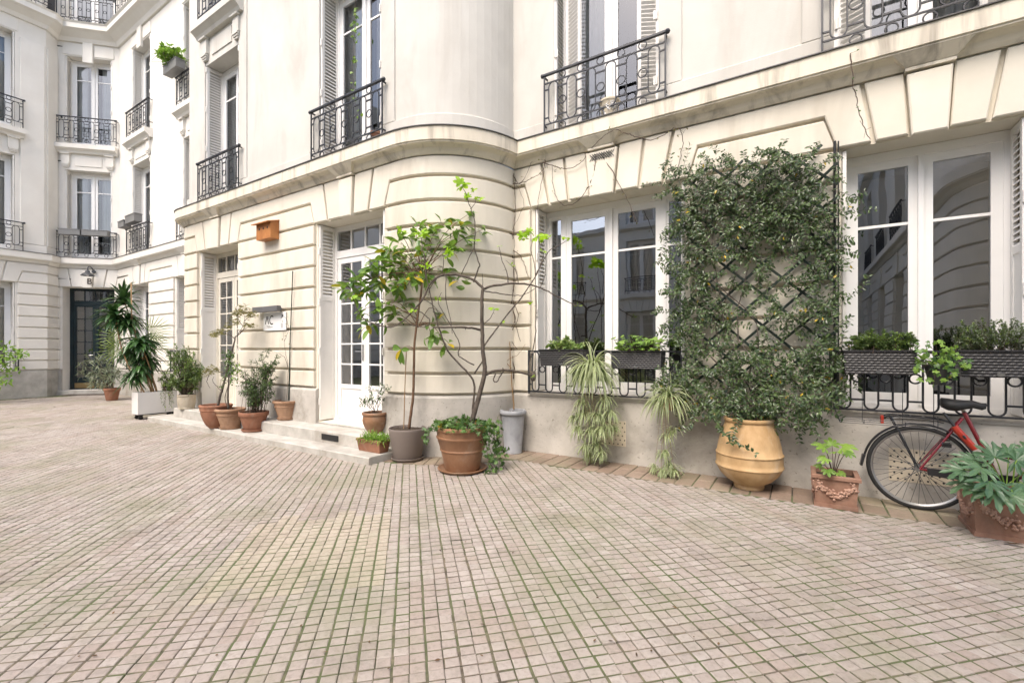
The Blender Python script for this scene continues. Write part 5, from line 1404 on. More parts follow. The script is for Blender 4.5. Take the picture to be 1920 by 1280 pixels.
# ================================================================== FLOWER BOXES, SIGN, LAMP, BICYCLE
def wickerbox(mb, x0, x1, y0, y1, z0, z1, fl=.012):
    """tapered trough whose sides carry a woven relief"""
    mb.add([(x0+fl,y0+fl,z0),(x1-fl,y0+fl,z0),(x1-fl,y1-fl,z0),(x0+fl,y1-fl,z0)], [(3,2,1,0)])
    rows = 9
    def side(A0, B0, A1, B1, nrm, n):
        vs = []; fs = []
        for j in range(rows*2+1):
            t = j/(rows*2)
            for i in range(n*2+1):
                s = i/(n*2); p = (Vector(A0).lerp(Vector(B0), s)).lerp(Vector(A1).lerp(Vector(B1), s), t)
                d = .0035*math.sin(math.pi*i+.0)*0
                k = (i//2+j//2) % 2
                d = .004 if (k == 0) == (i % 2 == 1) and j % 2 == 1 else (-.0025 if j % 2 == 0 else .0012)
                vs.append(p+Vector(nrm)*d)
        w = n*2+1
        for j in range(rows*2):
            for i in range(n*2): fs.append((j*w+i,j*w+i+1,(j+1)*w+i+1,(j+1)*w+i))
        mb.add(vs, fs)
    n = max(8, int((x1-x0)/.022)); n2 = max(5, int((y1-y0)/.022))
    side((x0+fl,y0+fl,z0),(x1-fl,y0+fl,z0),(x0,y0,z1),(x1,y0,z1),(0,-1,0),n)
    side((x1-fl,y0+fl,z0),(x1-fl,y1-fl,z0),(x1,y0,z1),(x1,y1,z1),(1,0,0),n2)
    side((x0+fl,y1-fl,z0),(x0+fl,y0+fl,z0),(x0,y1,z1),(x0,y0,z1),(-1,0,0),n2)
    mb.quad((x1-fl,y1-fl,z0),(x0+fl,y1-fl,z0),(x0,y1,z1),(x1,y1,z1))
    e = .008
    for a in ((x0-e,x1+e,y0-e,y0+.012),(x0-e,x1+e,y1-.012,y1+e),(x0-e,x0+.012,y0+.012,y1-.012),(x1-.012,x1+e,y0+.012,y1-.012)): mb.box(a[0],a[1],a[2],a[3],z1-.004,z1+.008)
def flowerbox(name, pxa, pxb, ytop, ybot, D, label, kind, group='dark wicker flower boxes on the window railings', box='w', tagplate=True, dep=.19, mat=None):
    a = W(pxa, ytop, D); c = W(pxb, ytop, D); zt = (a.z+c.z)/2; zb = (W(pxa,ybot,D).z+W(pxb,ybot,D).z)/2
    x0, x1 = a.x, c.x
    t = thing(name, ((x0+x1)/2, D+dep/2, zb), label, 'flower box', group)
    mb = MB(); wickerbox(mb, x0, x1, D, D+dep, zb, zt); mb.build('box', mat or M['wicker'], t)
    mb = MB(); mb.quad((x0+.004,D+.004,zt-.02),(x1-.004,D+.004,zt-.02),(x1-.004,D+dep-.004,zt-.02),(x0+.004,D+dep-.004,zt-.02)); mb.build('soil', M['soil'], t)
    if tagplate:
        cx = x0+(x1-x0)*.5; mb = MB(); mb.tube([(cx,D+.004,zb+.022),(cx,D-.001,zb+.022)], .013, 16)
        mb.v = [(cx+(v[0]-cx)*1.9, v[1], v[2]) for v in mb.v]; mb.build('tag_plate', M['steel'], t)
    sm = MB(); lm = MB(); w = x1-x0; base = Vector(((x0+x1)/2, D+dep/2, zt-.02)); cc = base+Vector((0,0,.08))
    if kind == 'geranium':
        for i in range(150):
            p = Vector((rng.uniform(x0+.02,x1-.0), D+rng.uniform(-.05,dep), zt+rng.uniform(.03,.20)*(1-.5*abs(2*(rng.random()-.5)))))
            sm.tube([Vector((p.x*.7+base.x*.3,base.y,zt-.02)), p], .0025, 4); palmate(lm, p, unit(Vector((rng.gauss(0,1),rng.gauss(-.6,.6),.05))), UPV+Vector((0,-.5,0))+rv(.25), rng.uniform(.028,.05), 5, 150, .82, .9, .15)
        ms = ['lf_light']
    elif kind == 'mixed':
        bush(sm, lm, base, cc+Vector((-.12*w,0,.02)), (w*.30,.1,.10), 26, 12, .06, .032, .0025, 3, .3, 1., w*.12, .3, 1, .4)
        bush(sm, lm, base+Vector((w*.15,0,0)), cc+Vector((w*.22,0,-.03)), (w*.25,.1,.06), 26, 12, .05, .026, .0025, 3, .3, 1., w*.12, .3, 1, .4); ms = ['lf_euo']
    elif kind == 'herbs':
        for f in (-.3,-.1,.1,.3,.38):
            bush(sm, lm, base+Vector((w*f,0,0)), cc+Vector((w*f,-.01,.03)), (w*.16,.10,.11), 26, 24, .030, .014, .002, 2, .3, 1., .04, .2, 1, .5)
        for i in range(26): leaf(lm, base+Vector((rng.uniform(-.45,-.05)*w,-.02,rng.uniform(.05,.16))), Vector((rng.gauss(0,1),-.6,.2)), UPV+rv(.3), .085, .045, 4)
        ms = ['lf_bam']
    elif kind == 'thyme':
        for f in (-.4,-.22,-.05,.12,.3):
            bush(sm, lm, base+Vector((w*f,0,0)), cc+Vector((w*f,-.02,.06)), (w*.17,.12,.15), 36, 34, .020, .010, .0016, 2, .3, 1., .04, .2, 2, .5)
        ms = ['lf_bam','lf_ole']
    elif kind == 'leafy':
        bush(sm, lm, base, cc+Vector((0,0,.08)), (w*.55,.15,.16), 40, 14, .09, .045, .004, 3, .3, 1., w*.2, .3, 1, .4); ms = ['lf_light']
    elif kind is None: ms = None
    if ms: sm.build('stem', M['twig'], t); lm.build('foliage', [M[k] for k in ms], t)
    return t
flowerbox('flower_box', 1011, 1094, 656, 686, 5.00, 'shorter dark wicker flower box with variegated leaves, left on the wide window railing', 'mixed')
flowerbox('flower_box', 1146, 1240, 659, 692, 4.98, 'dark wicker flower box of round light green leaves, right on the wide window railing', 'geranium')
flowerbox('flower_box', 1582, 1720, 658, 702, 4.98, 'dark wicker flower box of green herbs beside the climber, left on the right window railing', 'herbs')
flowerbox('flower_box', 1800, 1960, 658, 708, 4.96, 'dark wicker flower box of fine feathery foliage at the right edge above the bicycle', 'thyme')
# grey boxes of the far wing
M['greybox'] = paint('grey_plastic_trough', (.20,.20,.195), .5, .1)
def farbox(path, u0, u1, w0, w1, z0, z1, label, plant=False):
    q = path.map; c = q((u0+u1)/2,(w0+w1)/2,z0)
    t = thing('balcony_trough', c, label, 'flower box', 'grey troughs on the far balconies')
    mb = MB(); mb.fbox(path,u0+.01,u1-.01,w0+.01,w1-.01,z0,z1-.02); mb.fbox(path,u0,u1,w0,w1,z1-.02,z1); mb.build('box', M['greybox'], t)
    if plant:
        sm = MB(); lm = MB(); b = q((u0+u1)/2,(w0+w1)/2,z1)
        bush(sm, lm, b, b+Vector((-.05,-.05,.2)), (.45,.3,.28), 40, 14, .11, .05, .004, 3, .3, 1., .2, .3, 1, .4); sm.build('stem', M['twig'], t); lm.build('foliage', M['lf_light'], t)
farbox(FW, a0+.16, a0+.72, .10, .27, 4.76, 4.93, 'left grey trough on the first floor balcony over the entrance B')
farbox(FW, a0+.74, a0+1.42, .10, .27, 4.76, 4.93, 'right grey trough on the first floor balcony over the entrance B')
ux = xf(-16.0)
farbox(FW, ux-.76, ux-.30, .12, .32, 4.88, 5.06, 'low grey trough on the end of the first floor balcony right of the entrance corner')
farbox(FW, ux-.22, ux+.45, .12, .32, 4.92, 5.14, 'larger grey trough standing higher on the first floor balcony right of the entrance corner')
ux = xf(-12.74)
farbox(FW, ux-.95, ux-.2, .12, .34, 8.32, 8.54, 'trough of leafy plants on the second floor balcony, half hidden by the building edge', True)

# spider plants hanging from the railing
def spider(name, px, py, D, n, L, label, babies, width=.017):
    c = W(px, py, D); t = thing(name, (c.x,c.y,c.z-.1), label, 'spider plant', 'hanging spider plants')
    mb = MB(); mb.lathe([(0,-.13),(.055,-.13),(.085,0),(.09,0),(.09,.012),(.078,.012),(.07,-.03),(0,-.03)], 20, c); mb.build('pot', M['terra_old'], t, smooth=True, auto=40)
    lm = MB(); sm = MB()
    for i in range(n):
        a = rng.uniform(0,6.28); el = rng.uniform(.1,1.3)
        d = Vector((math.cos(a)*math.cos(el), math.sin(a)*math.cos(el)*.8-.2, math.sin(el))); blade(lm, c+Vector((rng.gauss(0,.02),rng.gauss(0,.02),0)), d, L*rng.uniform(.55,1.1), width*rng.uniform(.7,1.1), rng.uniform(1.6,2.8), 8, 0, 1)
    for (bx, by, bn, bl) in babies:
        bn = int(bn*2.0)
        e = W(bx, by, D-.06+rng.gauss(0,.03)); branch(sm, [c, c.lerp(e,.3)+Vector((0,-.12,.08)), c.lerp(e,.75)+Vector((0,-.06,0)), e], .002, .0014, 4, 5)
        for i in range(bn):
            a = rng.uniform(0,6.28); el = rng.uniform(-.7,1.2); d = Vector((math.cos(a)*math.cos(el), math.sin(a)*math.cos(el)-.3, math.sin(el)))
            blade(lm, e+rv(.012), d, bl*rng.uniform(.6,1.3), .012, rng.uniform(1.4,2.6), 5, 0, 1)
    sm.build('runner', M['cane'], t); lm.build('foliage', [M['lf_spi'], M['lf_spw']], t)
spider('spider_plant', 1110, 692, 5.02, 330, .50, 'dense striped spider plant with many hanging plantlets, left of the two', [(1095,770,34,.2),(1120,775,34,.2),(1085,800,30,.18),(1110,805,34,.2),(1130,800,30,.2),(1098,835,30,.16),(1120,830,34,.18),(1080,780,22,.16),(1145,770,26,.2),(1150,800,20,.14),(1092,750,26,.2),(1135,745,26,.2),(1128,848,26,.14),(1105,850,22,.13)])
spider('spider_plant', 1252, 745, 5.02, 170, .42, 'thinner striped spider plant trailing a few plantlets to the paving, next to the jar', [(1262,805,16,.16),(1245,845,22,.15),(1256,870,26,.14),(1240,880,20,.13),(1265,880,18,.12),(1228,872,12,.12),(1250,815,14,.14)])
# small ivy pot on the railing, and terracotta mask
c = W(1758,700,4.99); t = thing('hanging_ivy_pot', c, 'small dark pot of trailing light green ivy hung between two wicker boxes', 'hanging pot')
mb = MB(); mb.lathe([(0,-.09),(.055,-.09),(.085,.06),(.09,.06),(.09,.075),(.078,.075),(.07,.03),(0,.03)], 24, c); mb.build('pot', M['wicker'], t, smooth=True, auto=40)
lm = MB(); sm = MB()
for i in range(130):
    px_ = rng.gauss(1762,30); py_ = rng.gauss(678,20); q = W(min(1815,max(1718,px_)), min(725,max(640,py_)), 4.93+rng.gauss(0,.05))
    if i%4 == 0: branch(sm, [c+Vector((0,0,.04)), c.lerp(q,.5)+Vector((0,-.02,.06)), q], .002, .001, 4, 3)
    palmate(lm, q, unit(Vector((rng.gauss(0,1),-.4,rng.gauss(-.3,.6)))), Vector((0,-.7,.6))+rv(.5), rng.uniform(.02,.04), 5, 130, .68, .85, .2, m=rng.randrange(2))
sm.build('stem', M['twig'], t); lm.build('foliage', [M['lf_light'], M['lf_ivy']], t)
c = W(1001,705,5.08); t = thing('terracotta_mask', c, 'small dark clay face ornament hung on the left end of the window railing', 'ornament')
mb = MB(); vs = []; 
for i in range(9):
    for j in range(12):
        ph = math.pi*i/8; a = 2*math.pi*j/12; r = .055*(1+.08*math.sin(3*ph)); vs.append((c.x+r*.8*math.sin(ph)*math.cos(a), c.y+r*.55*math.sin(ph)*math.sin(a)-.02, c.z+r*1.15*math.cos(ph)))
mb.add(vs, [(i*12+j,i*12+(j+1)%12,(i+1)*12+(j+1)%12,(i+1)*12+j) for i in range(8) for j in range(12)])
for sx in (-1,1): mb.lathe([(0,-.008),(.01,-.004),(.01,.004),(0,.008)], 8, (c.x+sx*.017,c.y-.046,c.z+.014))
mb.hexa([Vector((c.x,c.y-.05,c.z))+Vector(o) for o in ((-.008,0,-.02),(.008,0,-.02),(.008,.02,-.02),(-.008,.02,-.02),(-.004,.004,.02),(.004,.004,.02),(.004,.02,.02),(-.004,.02,.02))])
mb.box(c.x-.018,c.x+.018,c.y-.047,c.y-.035,c.z-.036,c.z-.028)
mb.build('face', M['bark'], t, smooth=False); mb = MB(); mb.tube([(c.x,c.y,c.z+.06),(c.x,c.y+.07,c.z+.09)], .003, 5); mb.build('hook', M['iron'], t)
# wire basket under the right window
mb = MB(); A = W(1567,777,5.0); B = W(1690,800,5.0); xA, xB = A.x, .95; zt, zl = .80, .70
for yy in (4.98,5.12):
    for z_ in (zl,zl+.035): mb.tube([(xA+.03,yy,z_),(xB,yy,z_)], .0028, 5)
    mb.tube([(xA,yy,zt),(xA+.03,yy,zl)], .0028, 5); mb.tube([(xB,yy,zt),(xB,yy,zl)], .0028, 5)
for x_ in (xA+.03,xA+.2,xB-.2,xB): mb.tube([(x_,5.12,1.0 if x_ not in (xA+.03,) else zl+.03),(x_,5.12,zl),(x_,4.98,zl),(x_,4.98,zl+.035)], .0028, 5)
tag(mb.build('wire_basket', M['iron']), 'thin black wire basket hung under the railing behind the bicycle rack', 'basket')
# cable pipes at the climber side
mb = MB(); mb.tube([(W(1565,500,5.24).x,5.235,z_) for z_ in (.8,1.8,2.6,3.3)], .011, 8); mb.tube([(W(1572,500,5.24).x,5.25,z_) for z_ in (.8,1.8,2.6,3.3)], .006, 8)
tag(mb.build('wall_pipe', M['black']), 'thin black vertical cable pipe between the climber and the right window', 'pipe')

# ---- birdhouse
t = thing('birdhouse', (-7.28,4.2,3.12), 'orange brown wooden nest box with three round holes high on the wall', 'birdhouse')
M['wood'] = stone('orange_wood', (.33,.12,.03), (.45,.19,.055), 6, .6, 40, .1, stretch=(1,1,4))
x0, x1, y0, y1, z0, z1 = -7.48, -7.07, 4.04, 4.182, 3.12, 3.40
mb = MB(); mb.hexa([(x0,y0,z0),(x1,y0,z0),(x1,y1,z0),(x0,y1,z0),(x0,y0,z1-.03),(x1,y0,z1-.03),(x1,y1,z1+.01),(x0,y1,z1+.01)]); mb.build('box', M['wood'], t)
mb = MB(); mb.hexa([(x0-.05,y0-.06,z1-.045),(x1+.015,y0-.06,z1-.045),(x1+.015,y1,z1+.0105),(x0-.05,y1,z1+.0105),(x0-.05,y0-.06,z1-.028),(x1+.015,y0-.06,z1-.028),(x1+.015,y1,z1+.03),(x0-.05,y1,z1+.03)]); mb.build('roof', M['wood'], t)
for k in range(3):
    mb = MB(); cx = x0+.09+.115*k; mb.tube([(cx,y0-.0015,z1-.11),(cx,y0+.004,z1-.11)], .019, 16); mb.build('entrance_hole', M['black'], t)

# ---- AC sign with its lamp bar
t = thing('wall_sign', (-7.17,4.16,1.65), 'white wall plate lettered AC with a small arrow, under a grey lamp bar', 'sign')
X0, X1, Z0, Z1 = -7.483, -6.85, 1.655, 1.945; ys = 4.160
M['signwhite'] = paint('white_sign_plate', (.78,.78,.77), .3, .01); M['ink'] = paint('black_ink', (.02,.02,.02), .5, .1); M['barpaint'] = paint('grey_bar_paint', (.13,.13,.135), .45, .1)
mb = MB(); mb.box(X0,X1,ys,ys+.010,Z0,Z1); 
for cx in (X0+.05,X1-.05):
    for cz in (Z0+.05,Z1-.05): mb.tube([(cx,ys+.01,cz),(cx,4.186,cz)], .007, 6)
mb.build('plate', M['signwhite'], t)
mb = MB(); yy = ys-.0015
def stroke(pts, w):
    for a, b in zip(pts[:-1], pts[1:]):
        a = Vector((X0+a[0],yy,Z0+a[1])); b = Vector((X0+b[0],yy,Z0+b[1])); d = unit(b-a); s = Vector((-d.z,0,d.x))*w; 
        mb.quad(a-s, b-s, b+s, a+s)
stroke([(.055,.105),(.105,.235),(.155,.105)], .011); stroke([(.13,.17),(.165,.235)], .005)
stroke([(.245+.062*math.cos(R(a)), .17+.066*math.sin(R(a))) for a in range(48,314,14)], .011)
stroke([(.50,.185),(.555,.24)], .007); stroke([(.515,.24),(.555,.24),(.555,.20)], .007)
for z_, a, b in ((.072,.10,.19),(.055,.13,.27)):
    x = a
    while x < b: stroke([(x,z_),(x+.010,z_)], .005); x += .014
for k in range(5):
    x = .50
    while x < .555: stroke([(x,.105-.016*k),(x+.008,.105-.016*k)], .0035); x += .012
mb.build('lettering', M['ink'], t)
mb = MB(); mb.box(-7.64,-6.93,4.06,4.13,1.955,2.04); mb.box(-7.55,-7.50,4.1305,4.186,1.98,2.02); mb.box(-7.05,-7.0,4.1305,4.186,1.98,2.02); mb.build('lamp_bar', M['barpaint'], t)

# ---- barn lamp above the entrance
uc = (a0+a1)/2+.17; q = FW.map
t = thing('wall_lamp', q(uc,.1,3.66), 'dark grey gooseneck barn lamp on the wall above the letter B', 'lamp')
zc = 3.70; cc = q(uc,.34,zc-.11)
mb = MB(); mb.lathe([(.03,.11),(.05,.10),(.06,.05),(.10,.03),(.155,-.03),(.165,-.05),(.15,-.05),(.09,.01),(.03,.05)], 24, cc); mb.build('lamp_shade', M['zinc'], t, smooth=True, auto=40)
mb = MB(); mb.lathe([(0,.0),(.03,-.01),(.034,-.035),(.02,-.06),(0,-.066)], 16, cc); mb.build('bulb', M['white'], t, smooth=True)
mb = MB(); mb.tube(curve([q(uc+.02,.10,zc), q(uc+.02,.16,zc+.07), q(uc+.01,.25,zc+.13), q(uc,.33,zc+.09), q(uc,.34,zc-.01)], 6), .013, 8); mb.tube([q(uc+.02,.09,zc), q(uc+.02,.125,zc)], .05, 16); mb.build('arm', M['zinc'], t, smooth=True, auto=40)
# doormat
mb = MB(); mb.fbox(FW, a0+.35, a1-.2, .13, .40, -.004, .022); tag(mb.build('doormat', M['bark']), 'dark brown doormat on the paving before the entrance B', 'doormat')
# lace pot on the balcony, red pot in the other
cb = Vector((-1.95,5.31,4.135)); t = thing('balcony_urn', cb, 'pale openwork pot standing behind the balcony railing over the wide window', 'pot')
mb = MB(); mb.lathe([(0,0),(.07,0),(.08,.02),(.10,.1),(.115,.19),(.125,.2),(.125,.22),(.10,.22),(.09,.1),(0,.03)], 20, cb); mb.build('pot', M['plate'], t, smooth=True, auto=40)
mb = MB()
for k in range(60):
    a = rng.uniform(0,6.28); z_ = rng.uniform(.05,.18); r = .10+z_*.08
    mb.tube([cb+Vector((r*math.cos(a),r*math.sin(a),z_)), cb+Vector((r*math.cos(a+.35),r*math.sin(a+.35),z_+rng.uniform(-.05,.05)))], .005, 4)
mb.build('openwork', M['white'], t)
cb = Vector((-4.86,4.24,4.135)); t = thing('balcony_flowerpot', cb, 'small terracotta flowerpot on the balcony sill over the white door', 'pot')
mb, pr = pot_mesh(.15,.055,.08); move(mb, cb); mb.build('pot', M['terra'], t, smooth=True, auto=40); mb = MB(); mb.disc(.07,.13,cb); mb.build('soil', M['soil'], t)
cb = UP.map(-5.55,-.22,6.62); t = thing('hanging_ivy', cb, 'light green ivy strand hanging in the upper window above the white door', 'hanging plant')
sm = MB(); lm = MB(); c = branch(sm, [cb, cb+Vector((.02,-.03,-.6)), cb+Vector((-.04,-.02,-1.2)), cb+Vector((.03,0,-1.9))], .003, .0015, 4, 6, .006)
for k in range(46): ivyleaf(lm, c[rng.randrange(3,len(c))]+rv(.02), Vector((0,-1,.3)), rng.uniform(.03,.05))
sm.build('stem', M['twig'], t); lm.build('foliage', M['lf_light'], t)

# ---- bicycle
t = thing('bicycle', (1.376,5.07,0), 'dark red city bicycle with a black saddle and rear rack leaning by the right window', 'bicycle')
M['red'] = paint('dark_red_bike_paint', (.16,.012,.018), .25, .08, coat=.5); M['orange'] = paint('orange_red_plastic', (.33,.03,.015), .35, .05)
M['tyre'] = paint('tyre_rubber', (.018,.018,.018), .75, .15); M['fender'] = paint('black_fender_plastic', (.02,.02,.022), .28, .1); M['rim'] = paint('aluminium_rim', (.50,.50,.50), .3, .05, metallic=.9)
by_ = 5.07; Ax = Vector((1,0,0)); Az = Vector((0,0,1))
def V3(x, z, dy=0.): return Vector((x, by_+dy, z))
def wheel(cx):
    mb = MB(); mb.ring(V3(cx,.35), .333, .0185, Ax, Az, 64, 10); wh = mb.build('wheel', M['tyre'], t, smooth=True)
    mb = MB(); n = 64; prof = [(.316,-.012),(.322,-.012),(.322,.012),(.316,.012),(.303,.006),(.303,-.006)]
    vs = [V3(cx,.35,dy)+Ax*(r*math.cos(2*math.pi*j/n))+Az*(r*math.sin(2*math.pi*j/n)) for j in range(n) for r, dy in prof]
    mb.add(vs, [(j*6+k,j*6+(k+1)%6,((j+1)%n)*6+(k+1)%6,((j+1)%n)*6+k) for j in range(n) for k in range(6)]); mb.build('rim', M['rim'], wh)
    mb = MB()
    for j in range(36):
        a = 2*math.pi*j/36; sg = 1 if j%2 else -1; a2 = a+(.9 if (j//2)%2 else -.9)
        mb.tube([V3(cx,.35,.028*sg)+Ax*(.022*math.cos(a2))+Az*(.022*math.sin(a2)), V3(cx,.35)+Ax*(.305*math.cos(a))+Az*(.305*math.sin(a))], .0019, 4)
    mb.build('spokes', M['zinc'], wh)
    mb = MB(); mb.tube([V3(cx,.35,-.05),V3(cx,.35,.05)], .014, 12); mb.tube([V3(cx,.35,-.03),V3(cx,.35,-.026)], .027, 14); mb.tube([V3(cx,.35,.026),V3(cx,.35,.03)], .027, 14); mb.build('hub', M['steel'], wh, smooth=True, auto=40)
RX, FX = .846, 1.93
wheel(RX); wheel(FX)
def fender(cx, a0_, a1_):
    mb = MB(); n = 30; prof = [(.362,-.028),(.372,-.02),(.377,0),(.372,.02),(.362,.028),(.366,.018),(.373,0),(.366,-.018)]
    vs = []; k = len(prof)
    for j in range(n+1):
        a = R(a0_+(a1_-a0_)*j/n)
        vs += [V3(cx,.35,dy)+Ax*(r*math.cos(a))+Az*(r*math.sin(a)) for r, dy in prof]
    mb.add(vs, [(j*k+q,j*k+(q+1)%k,(j+1)*k+(q+1)%k,(j+1)*k+q) for j in range(n) for q in range(k)]); mb.build('fender', M['fender'], t, smooth=True, auto=50)
fender(RX, 15, 172); fender(FX, 20, 165)
mb = MB(); a = R(172); e = V3(RX,.35)+Ax*(.37*math.cos(a))+Az*(.37*math.sin(a)); mb.hexa([e+Vector(o) for o in ((-.012,-.03,.02),(.010,-.03,.02),(.010,.03,.02),(-.012,.03,.02),(-.03,-.034,-.075),(-.012,-.034,-.08),(-.012,.034,-.08),(-.03,.034,-.075))][4:]+[e+Vector(o) for o in ((-.012,-.03,.02),(.010,-.03,.02),(.010,.03,.02),(-.012,.03,.02))]); mb.build('mud_flap', M['fender'], t)
BB = V3(1.335,.29); ST = V3(1.125,.835); HT = V3(1.735,.90); HB = V3(1.775,.70)
mb = MB(); mb.tube([BB, ST], .0155, 10); mb.tube(curve([V3(1.235,.56), V3(1.42,.50), V3(1.6,.58), V3(1.752,.80)], 8), .016, 10); mb.tube(curve([BB, V3(1.45,.37), V3(1.62,.52), HB], 8), .018, 10); mb.tube([HT, HB], .019, 10)
for dy in (-.055,.055):
    mb.tube([V3(RX,.35,dy), V3(1.115,.79,dy*.35)], .0085, 8); mb.tube([V3(RX,.35,dy), V3(1.12,.31,dy*.7), BB], .0095, 8)
    mb.tube([HB+Vector((0,dy*.6,-.01)), V3(1.83,.5,dy*.8), V3(FX,.35,dy*.9)], .010, 8)
mb.tube([BB+Vector((0,-.036,0)), BB+Vector((0,.036,0))], .022, 12); mb.build('frame', M['red'], t, smooth=True, auto=45)
mb = MB(); mb.tube([ST, V3(1.10,.895)], .0125, 10); mb.build('seat_post', M['steel'], t, smooth=True)
mb = MB(); rings = []; 
prof = [(-.13,.0,.020),(-.125,.062,.034),(-.09,.078,.042),(-.04,.074,.040),(.01,.050,.032),(.06,.030,.026),(.11,.022,.024),(.135,.014,.018),(.14,.0,.01)]
for (x, hw, h) in prof:
    zt_ = .925+.018*abs(x+.02)/.13*(1 if x < 0 else .4)-(.02 if x > .1 else 0)
    rings.append([Vector((1.115+x, by_+hw*math.cos(b_), zt_-h*.9+h*1.15*math.sin(b_)-(.012 if math.sin(b_) < 0 else 0)*abs(math.cos(b_)))) for b_ in [2*math.pi*j/14 for j in range(14)]])
mb.add([p for r in rings for p in r], [(i*14+j,i*14+(j+1)%14,(i+1)*14+(j+1)%14,(i+1)*14+j) for i in range(len(rings)-1) for j in range(14)]); mb.build('saddle', M['black'], t, smooth=True)
mb = MB()
for dy in (-.05,.05): mb.tube([V3(1.04,.895,dy*.6),V3(1.10,.885,dy*.5),V3(1.19,.90,dy*.3)], .004, 6)
for dy in (-.018,.018): mb.ring(V3(1.035,.87,dy), .018, .005, Ax, Az, 10, 5)
mb.build('saddle_springs', M['fender'], t)
mb = MB()                                                # rear rack
for dy in (-.06,.06):
    mb.tube(curve([V3(.62,.752,dy*.6),V3(.64,.775,dy),V3(.72,.782,dy),V3(.95,.772,dy),V3(1.04,.745,dy*.8),V3(1.09,.70,dy*.4)], 5), .006, 6)
    mb.tube([V3(.66,.772,dy), V3(RX-.01,.36,dy)], .0065, 6)
mb.tube([V3(.62,.752,-.036),V3(.62,.752,.036)], .006, 6)
for x in (.72,.80,.88,.96): mb.tube([V3(x,.778,-.06),V3(x,.778,.06)], .0045, 5)
mb.tube(curve([V3(.66,.735,-.02),V3(.70,.76,-.02),V3(.9,.758,-.02),V3(1.0,.74,-.02)], 4), .004, 5)
mb.build('rear_rack', M['fender'], t, smooth=True, auto=50)
mb = MB(); mb.box(.595,.614,by_-.032,by_+.032,.705,.772); mb.build('tail_light', M['orange'], t)
mb = MB(); mb.tube([V3(1.055,.725,-.055), V3(1.075,.69,-.058), V3(1.175,.555,-.06)], [.024,.026,.024], 12); mb.build('lock', M['orange'], t, smooth=True, auto=40)
mb = MB(); mb.tube([V3(.99,.83,-.05), V3(1.055,.727,-.055)], .011, 8); mb.tube([V3(1.10,.66,-.085),V3(1.115,.64,-.085)], .008, 8); mb.build('lock_shackle', M['fender'], t)
mb = MB()                                                # chain guard
mb.hexa([V3(.89,.315,-.075),V3(1.40,.25,-.075),V3(1.40,.25,-.05),V3(.89,.315,-.05),V3(.89,.365,-.075),V3(1.42,.375,-.075),V3(1.42,.375,-.05),V3(.89,.365,-.05)]); mb.build('chain_guard', M['fender'], t)
mb = MB(); mb.tube([BB+Vector((0,-.09,0)), BB+Vector((0,.09,0))], .009, 8); mb.tube([BB+Vector((0,-.09,0)), BB+Vector((.06,-.092,-.15))], .009, 8); mb.tube([BB+Vector((0,.09,0)), BB+Vector((-.06,.092,.15))], .009, 8)
for s, dy in ((1,-.13),(-1,.13)): c_ = BB+Vector((.06*s,dy,-.15*s)); mb.box(c_.x-.045,c_.x+.045,c_.y-.035,c_.y+.035,c_.z-.01,c_.z+.01)
mb.build('pedals', M['fender'], t)
mb = MB(); mb.tube([HT, V3(1.715,1.0)], .012, 8); mb.tube(curve([V3(1.62,1.04,-.28),V3(1.70,1.05,-.24),V3(1.76,1.02,-.1),V3(1.75,1.0,0),V3(1.76,1.02,.1),V3(1.70,1.05,.24),V3(1.62,1.04,.28)], 6), .0105, 8); mb.build('handlebar', M['steel'], t, smooth=True)
mb = MB()
for s in (-1,1): mb.tube([V3(1.52,1.03,.285*s), V3(1.63,1.04,.28*s)], .015, 8)
mb.build('grips', M['fender'], t)
mb = MB()
for dy in (-.025,.025): mb.box(.985,1.045,by_+dy-.006,by_+dy+.006,.545,.575); 
mb.tube([V3(.98,.57,-.05),V3(1.0,.60,-.03),V3(1.05,.60,.0)], .006, 6); mb.build('brake', M['fender'], t)

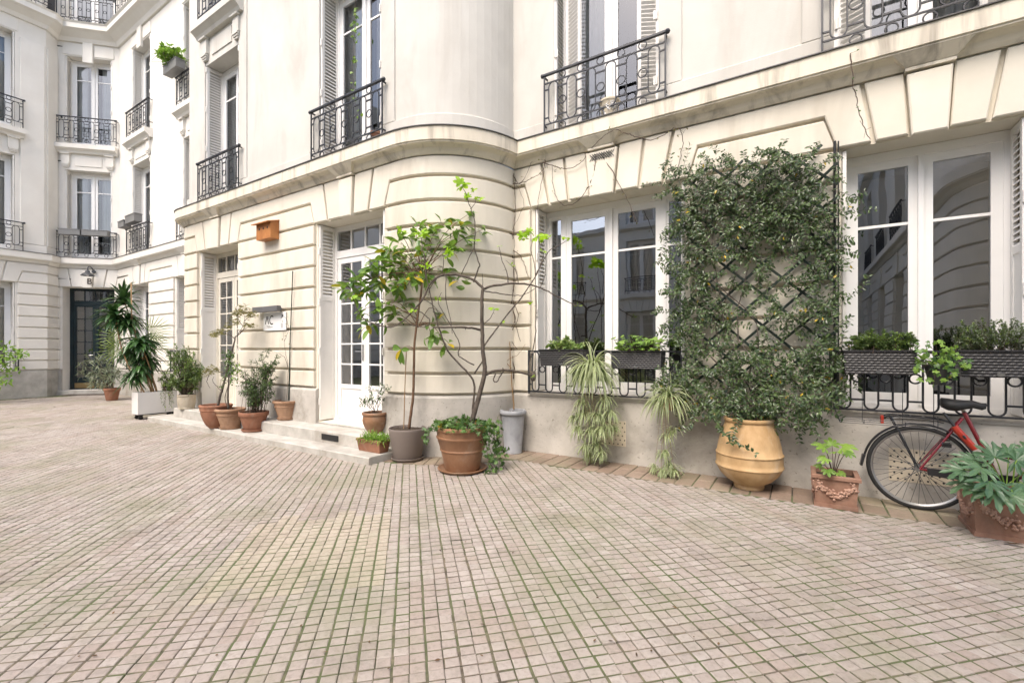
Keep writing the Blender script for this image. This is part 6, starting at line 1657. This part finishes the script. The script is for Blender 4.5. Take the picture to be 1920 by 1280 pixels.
# ---- dead leaves and grit on the paving
M['dead'] = leafmat('dead_leaf', (.05,.03,.015), (.16,.09,.04), .8, .05)
mb = MB()
for i in range(70):
    px_, py_ = rng.uniform(60,1880), 800+rng.random()**.8*460
    p = G(px_, py_, .0); 
    if p.y > 4.6 or (p.y > 3.6 and p.x < -4.1): continue
    leaf(mb, p+Vector((0,0,.007)), Vector((rng.gauss(0,1),rng.gauss(0,1),0)), UPV+rv(.25), rng.uniform(.010,.03), rng.uniform(.006,.012), 3, -.1)
p = G(716,888,0); leaf(mb, p+Vector((0,0,.008)), Vector((.6,.5,.05)), UPV+rv(.2), .10, .018, 4, -.2)
p = G(1880,1018,0); leaf(mb, p+Vector((0,0,.008)), Vector((.8,-.3,.0)), UPV, .10, .035, 4, -.2)
tag(mb.build('fallen_leaves', M['dead']), kind='stuff')
# ================================================================== CAMERA AND LIGHT
cd = bpy.data.cameras.new('camera'); cam = bpy.data.objects.new('camera', cd); col.objects.link(cam)
cam.location = (0,0,CH); cam.rotation_euler = (R(90),0,R(YAW)); cd.sensor_width = 36; cd.lens = 16.0; cd.shift_y = (HZ-640)/1920
cd.clip_start = .05; cd.clip_end = 500
scene.camera = cam
w = bpy.data.worlds.new('World'); scene.world = w; w.use_nodes = True; nt = w.node_tree
sky = nt.nodes.new('ShaderNodeTexSky'); sky.sky_type = 'NISHITA'; sky.sun_disc = False
EL = R(55)     # azimuth of the sun measured like sun_rotation (clockwise from +Y)
AZ = R(178)
sky.sun_elevation = EL; sky.sun_rotation = AZ; sky.air_density = 1.0; sky.dust_density = 4.5; sky.ozone_density = 1.0
bg = nt.nodes['Background']; bg.inputs['Strength'].default_value = .15
nt.links.new(sky.outputs[0], bg.inputs[0])
ld = bpy.data.lights.new('sun', 'SUN'); ld.energy = .8; ld.angle = R(35); ld.color = (1,.95,.88)
sun = bpy.data.objects.new('sun', ld); col.objects.link(sun)
dirv = Vector((math.sin(AZ)*math.cos(EL), math.cos(AZ)*math.cos(EL), math.sin(EL)))
sun.rotation_euler = dirv.to_track_quat('Z','Y').to_euler(); sun.location = (0,0,20)
vs = scene.view_settings; vs.view_transform = 'Standard'; vs.look = 'None'; vs.gamma = 1; vs.exposure = 1.42
try: scene.cycles.max_bounces = 10; scene.cycles.diffuse_bounces = 7; scene.cycles.transparent_max_bounces = 12
except Exception: pass
